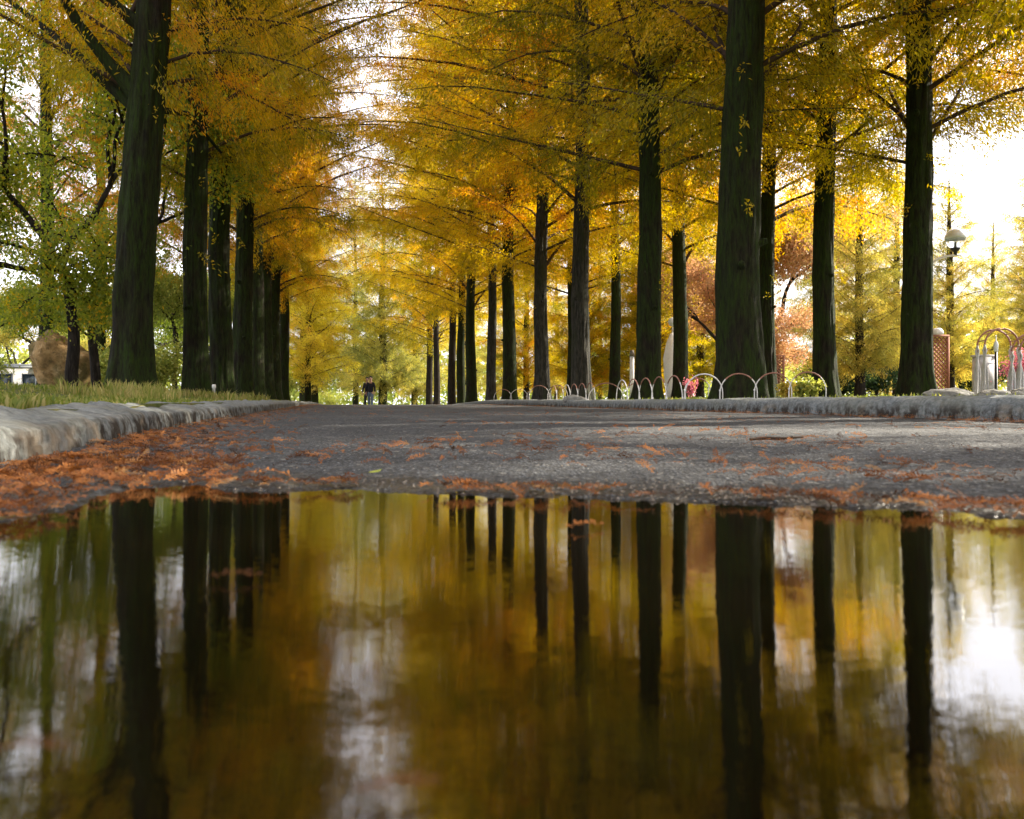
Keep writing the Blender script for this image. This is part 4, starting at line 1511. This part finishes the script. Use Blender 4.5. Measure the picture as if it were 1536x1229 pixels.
# small white marker at the foot of the left row
d = 14.5
x = at(321, d)
mb = MB()
mb.lathe([(0.0, -0.1), (0.022, -0.1), (0.022, 0.17), (0.033, 0.175), (0.033, 0.22), (0.025, 0.235), (0.0, 0.238)], (0, 0, 0), 14)
thing('marker_peg', 'small white marker peg in the grass by the left redwoods', 'marker peg', (x, d, lz(x, d)), 0, None, mb.mesh('marker_peg', M['white_paint'], True))

# low white building on the far left
d = 46.0
x = at(20, d)
t = thing('park_building', 'low white building with a grey flat roof at the far left', 'building', (x, d, lz(x, d)), 0.25, scale=0.76)
mb = MB()
mb.box((0, 0, 0.95), (4.4, 4.0, 2.3))
ob('wall', mb.mesh('wall', M['white_paint']), t)
mb = MB()
mb.box((0, 0, 2.2), (4.9, 4.5, 0.2))
mb.box((0, 0, 2.36), (4.5, 4.1, 0.12))
ob('roof', mb.mesh('roof', M['roof_sheet']), t)
for wx in (-1.4, 0.1, 1.55):
    f = MB()
    for sx in (-1, 1):
        f.box((wx + sx * 0.42, -2.02, 1.05), (0.07, 0.08, 1.3))
    f.box((wx, -2.02, 1.735), (0.91, 0.08, 0.07))
    f.box((wx, -2.03, 0.365), (0.95, 0.12, 0.07))
    w_ = ob('window', f.mesh('window', M['roof_sheet']), t)
    g = MB()
    g.box((wx, -2.005, 1.05), (0.77, 0.02, 1.298))
    ob('pane', g.mesh('pane', M['window_glass']), w_)


# ---------------------------------------------------------------- walkers
def skin_obj(name, joints, edges, parent, mat, sub=2):
    """joints: list of (x, y, z, rx[, ry]); grown into one continuous surface"""
    me = bpy.data.meshes.new(name)
    me.from_pydata([j[:3] for j in joints], edges, [])
    me.update()
    o = ob(name, me, parent)
    md = o.modifiers.new('grow', 'SKIN')
    md.use_smooth_shade = True
    for k, j in enumerate(joints):
        sv = me.skin_vertices[0].data[k]
        sv.radius = (j[3], j[4] if len(j) > 4 else j[3])
        sv.use_root = (k == 0)
    s = o.modifiers.new('smooth', 'SUBSURF')
    s.levels = s.render_levels = sub
    dg = bpy.context.evaluated_depsgraph_get()
    em = bpy.data.meshes.new_from_object(o.evaluated_get(dg))
    o.modifiers.clear()
    o.data = em
    em.name = name
    em.materials.clear()
    em.materials.append(mat)
    em.polygons.foreach_set('use_smooth', np.ones(len(em.polygons), dtype=bool))
    return o


def head_mesh(o_parent, c, tilt):
    pass


def walker(label, x, d, z, rz, stride, top, legs, arm_swing, bag):
    t = thing('person', label, 'person', (x, d, z), rz, 'people walking on the path')
    s = stride
    # skeleton facing -y
    J = [(0, 0, 0.93, 0.13, 0.10), (0, 0.0, 1.10, 0.125, 0.09), (0, 0.0, 1.30, 0.15, 0.10), (0, 0.01, 1.42, 0.08, 0.07), (0, -0.01, 1.50, 0.052), (0, -0.03, 1.57, 0.075, 0.085), (0, -0.03, 1.66, 0.078, 0.095), (0, -0.02, 1.72, 0.055, 0.065)]
    E = [(0, 1), (1, 2), (2, 3), (3, 4), (4, 5), (5, 6), (6, 7)]

    def chain(start, pts):
        k0 = start
        for p in pts:
            J.append(p)
            E.append((k0, len(J) - 1))
            k0 = len(J) - 1
        return k0
    arms, legsJ = {}, {}
    for sg in (-1, 1):
        sw = arm_swing * sg
        A = [(sg * 0.17, 0.0, 1.39, 0.06), (sg * 0.235, -sw * 0.3, 1.12, 0.045), (sg * 0.245, -sw - 0.06, 0.88, 0.032), (sg * 0.245, -sw * 1.1 - 0.08, 0.82, 0.030, 0.02)]
        arms[sg] = A
        h = chain(3, A)
        hx, hy = sg * 0.245, -sw * 1.1 - 0.08
        for q in range(4):      # fingers, each its own short bent chain
            fx = hx + sg * 0.004 + (q - 1.5) * 0.0
            fy = hy + (q - 1.5) * 0.017
            L_ = (0.07, 0.08, 0.075, 0.058)[q]
            chain(h, [(fx, fy, 0.775, 0.0085), (fx - sg * 0.006, fy - 0.004, 0.775 - L_ * 0.5, 0.008), (fx - sg * 0.018, fy - 0.008, 0.775 - L_, 0.007)])
        chain(h, [(hx - sg * 0.004, hy - 0.035, 0.805, 0.010), (hx - sg * 0.010, hy - 0.05, 0.77, 0.009)])
        st = s * sg
        Lg = [(sg * 0.09, 0.0, 0.86, 0.085), (sg * 0.095, -0.05 - st * 0.45, 0.48, 0.058), (sg * 0.095, 0.02 - st * 0.9, 0.10, 0.040), (sg * 0.10, -0.12 - st * 0.9, 0.035, 0.036, 0.03)]
        legsJ[sg] = Lg
        chain(0, Lg)
    body = skin_obj('body', J, E, t, M['skin'])
    # face: nose, ears, eyes on the head
    mb = MB()
    mb.tube([(0, -0.118, 1.655), (0, -0.135, 1.625), (0, -0.12, 1.612)], [0.008, 0.014, 0.010], 8)
    for sg in (-1, 1):
        mb.tube([(sg * 0.082, -0.02, 1.66), (sg * 0.092, -0.015, 1.635), (sg * 0.082, -0.02, 1.605)], [0.010, 0.016, 0.010], 8)
    ob('face', mb.mesh('face', M['skin'], True), t)
    mb = MB()
    for sg in (-1, 1):
        mb.tube([(sg * 0.034 - 0.012, -0.112, 1.648), (sg * 0.034 + 0.012, -0.112, 1.648)], 0.007, 8)
    mb.tube([(-0.024, -0.110, 1.573), (0.024, -0.110, 1.573)], 0.006, 8)
    ob('eyes_and_mouth', mb.mesh('eyes_and_mouth', M['black_hair'], True), t)
    skin_obj('hair', [(0, -0.055, 1.745, 0.085, 0.07), (0, 0.01, 1.745, 0.098, 0.085), (0, 0.045, 1.68, 0.10, 0.075), (0, 0.045, 1.60, 0.085, 0.06)], [(0, 1), (1, 2), (2, 3)], t, M['black_hair'])
    TJ = [(0, 0, 0.84, 0.165, 0.125), (0, 0, 1.0, 0.158, 0.12), (0, 0, 1.16, 0.158, 0.12), (0, 0, 1.33, 0.17, 0.12), (0, 0.01, 1.43, 0.10, 0.09), (0, 0, 1.48, 0.066)]
    TE = [(0, 1), (1, 2), (2, 3), (3, 4), (4, 5)]
    for sg in (-1, 1):
        A = arms[sg]
        b = len(TJ)
        TJ += [(A[0][0], A[0][1], A[0][2], 0.078), (A[1][0], A[1][1], A[1][2], 0.062), (A[2][0] * 0.995, A[2][1] * 0.9, A[2][2] + 0.03, 0.050)]
        TE += [(3, b), (b, b + 1), (b + 1, b + 2)]
    skin_obj('jacket', TJ, TE, t, top)
    LJ = [(0, 0, 0.95, 0.15, 0.115), (0, 0, 0.88, 0.15, 0.12)]
    LE = [(0, 1)]
    for sg in (-1, 1):
        A = legsJ[sg]
        b = len(LJ)
        LJ += [(A[0][0], A[0][1], A[0][2] - 0.06, 0.10), (A[1][0], A[1][1], A[1][2], 0.078), (A[2][0], A[2][1], A[2][2], 0.065)]
        LE += [(1, b), (b, b + 1), (b + 1, b + 2)]
    skin_obj('trousers', LJ, LE, t, legs)
    for sg in (-1, 1):
        A = legsJ[sg]
        skin_obj('shoe', [(A[2][0], A[2][1] + 0.05, 0.045, 0.045, 0.04), (A[2][0], A[2][1] - 0.06, 0.045, 0.046, 0.042), (A[3][0], A[3][1] - 0.06, 0.035, 0.042, 0.03)], [(0, 1), (1, 2)], t, M['shoe_leather'])
    return t


def path_z(x, d):
    return float(road_z(np.array([x]), np.array([d]))[0])


d = 47.0
x = at(556, d)
walker('walker in a dark navy jacket and light blue jeans', x, d, path_z(x, d), 0.0, 0.16, M['navy_cloth'], M['denim'], 0.07, True)
d = 47.9
x = at(551, d)
walker('walker in all dark clothes half hidden behind the one in jeans', x, d, path_z(x, d), -0.1, -0.14, M['dark_cloth'], M['dark_cloth'], -0.06, False)

# ---------------------------------------------------------------- sun, sky, camera
SUN_AZ, SUN_EL = 62.0, 32.0
S = Vector((math.cos(R(SUN_EL)) * math.sin(R(SUN_AZ)), math.cos(R(SUN_EL)) * math.cos(R(SUN_AZ)), math.sin(R(SUN_EL))))
ld = bpy.data.lights.new('sun', 'SUN')
ld.energy = 5.0
ld.angle = R(0.5)
ld.color = (1.0, 0.90, 0.74)
lo = bpy.data.objects.new('sun', ld)
COL.objects.link(lo)
lo.rotation_euler = (-S).to_track_quat('-Z', 'Y').to_euler()

W = bpy.data.worlds.new('World')
SC.world = W
W.use_nodes = True
t = W.node_tree
t.nodes.clear()
wo = t.nodes.new('ShaderNodeOutputWorld')
bg = t.nodes.new('ShaderNodeBackground')
sk = t.nodes.new('ShaderNodeTexSky')
sk.sky_type = 'NISHITA'
sk.sun_disc = False
sk.sun_elevation = R(SUN_EL)
sk.sun_rotation = R(SUN_AZ)
sk.air_density = 1.0
sk.dust_density = 5.0
sk.ozone_density = 1.0
bg.inputs['Strength'].default_value = 0.15
tc = t.nodes.new('ShaderNodeTexCoord')
veil = ramp(t, noise(t, tc.outputs['Generated'], 2.2, 6, 0.6), [(0.25, 0.72), (0.7, 0.97)])
hazy = mixc(t, 1.0, sk.outputs[0], (6.5, 6.3, 6.1), 'DARKEN')
t.links.new(mixc(t, veil, hazy, (4.3, 4.25, 4.5)), bg.inputs['Color'])
t.links.new(bg.outputs[0], wo.inputs['Surface'])

cd = bpy.data.cameras.new('camera')
cam = bpy.data.objects.new('camera', cd)
COL.objects.link(cam)
cam.location = (0, 0, CAM_Z)
cam.rotation_euler = (R(90), 0, 0)
cd.sensor_width = 36
cd.sensor_fit = 'HORIZONTAL'
cd.lens = 36 * F / 1536
cd.shift_y = (HOR - 614.5) / 1536
cd.clip_start = 0.01
cd.clip_end = 3000
cd.dof.use_dof = True
cd.dof.focus_distance = 7.0
cd.dof.aperture_fstop = 9.0
SC.camera = cam

SC.view_settings.view_transform = 'Standard'
SC.view_settings.look = 'None'
SC.view_settings.exposure = 2.08
SC.view_settings.gamma = 1.0
c = SC.cycles
c.use_denoising = True
c.max_bounces = 8
c.diffuse_bounces = 4
c.glossy_bounces = 3
c.transmission_bounces = 4
c.transparent_max_bounces = 4
c.sample_clamp_indirect = 6.0
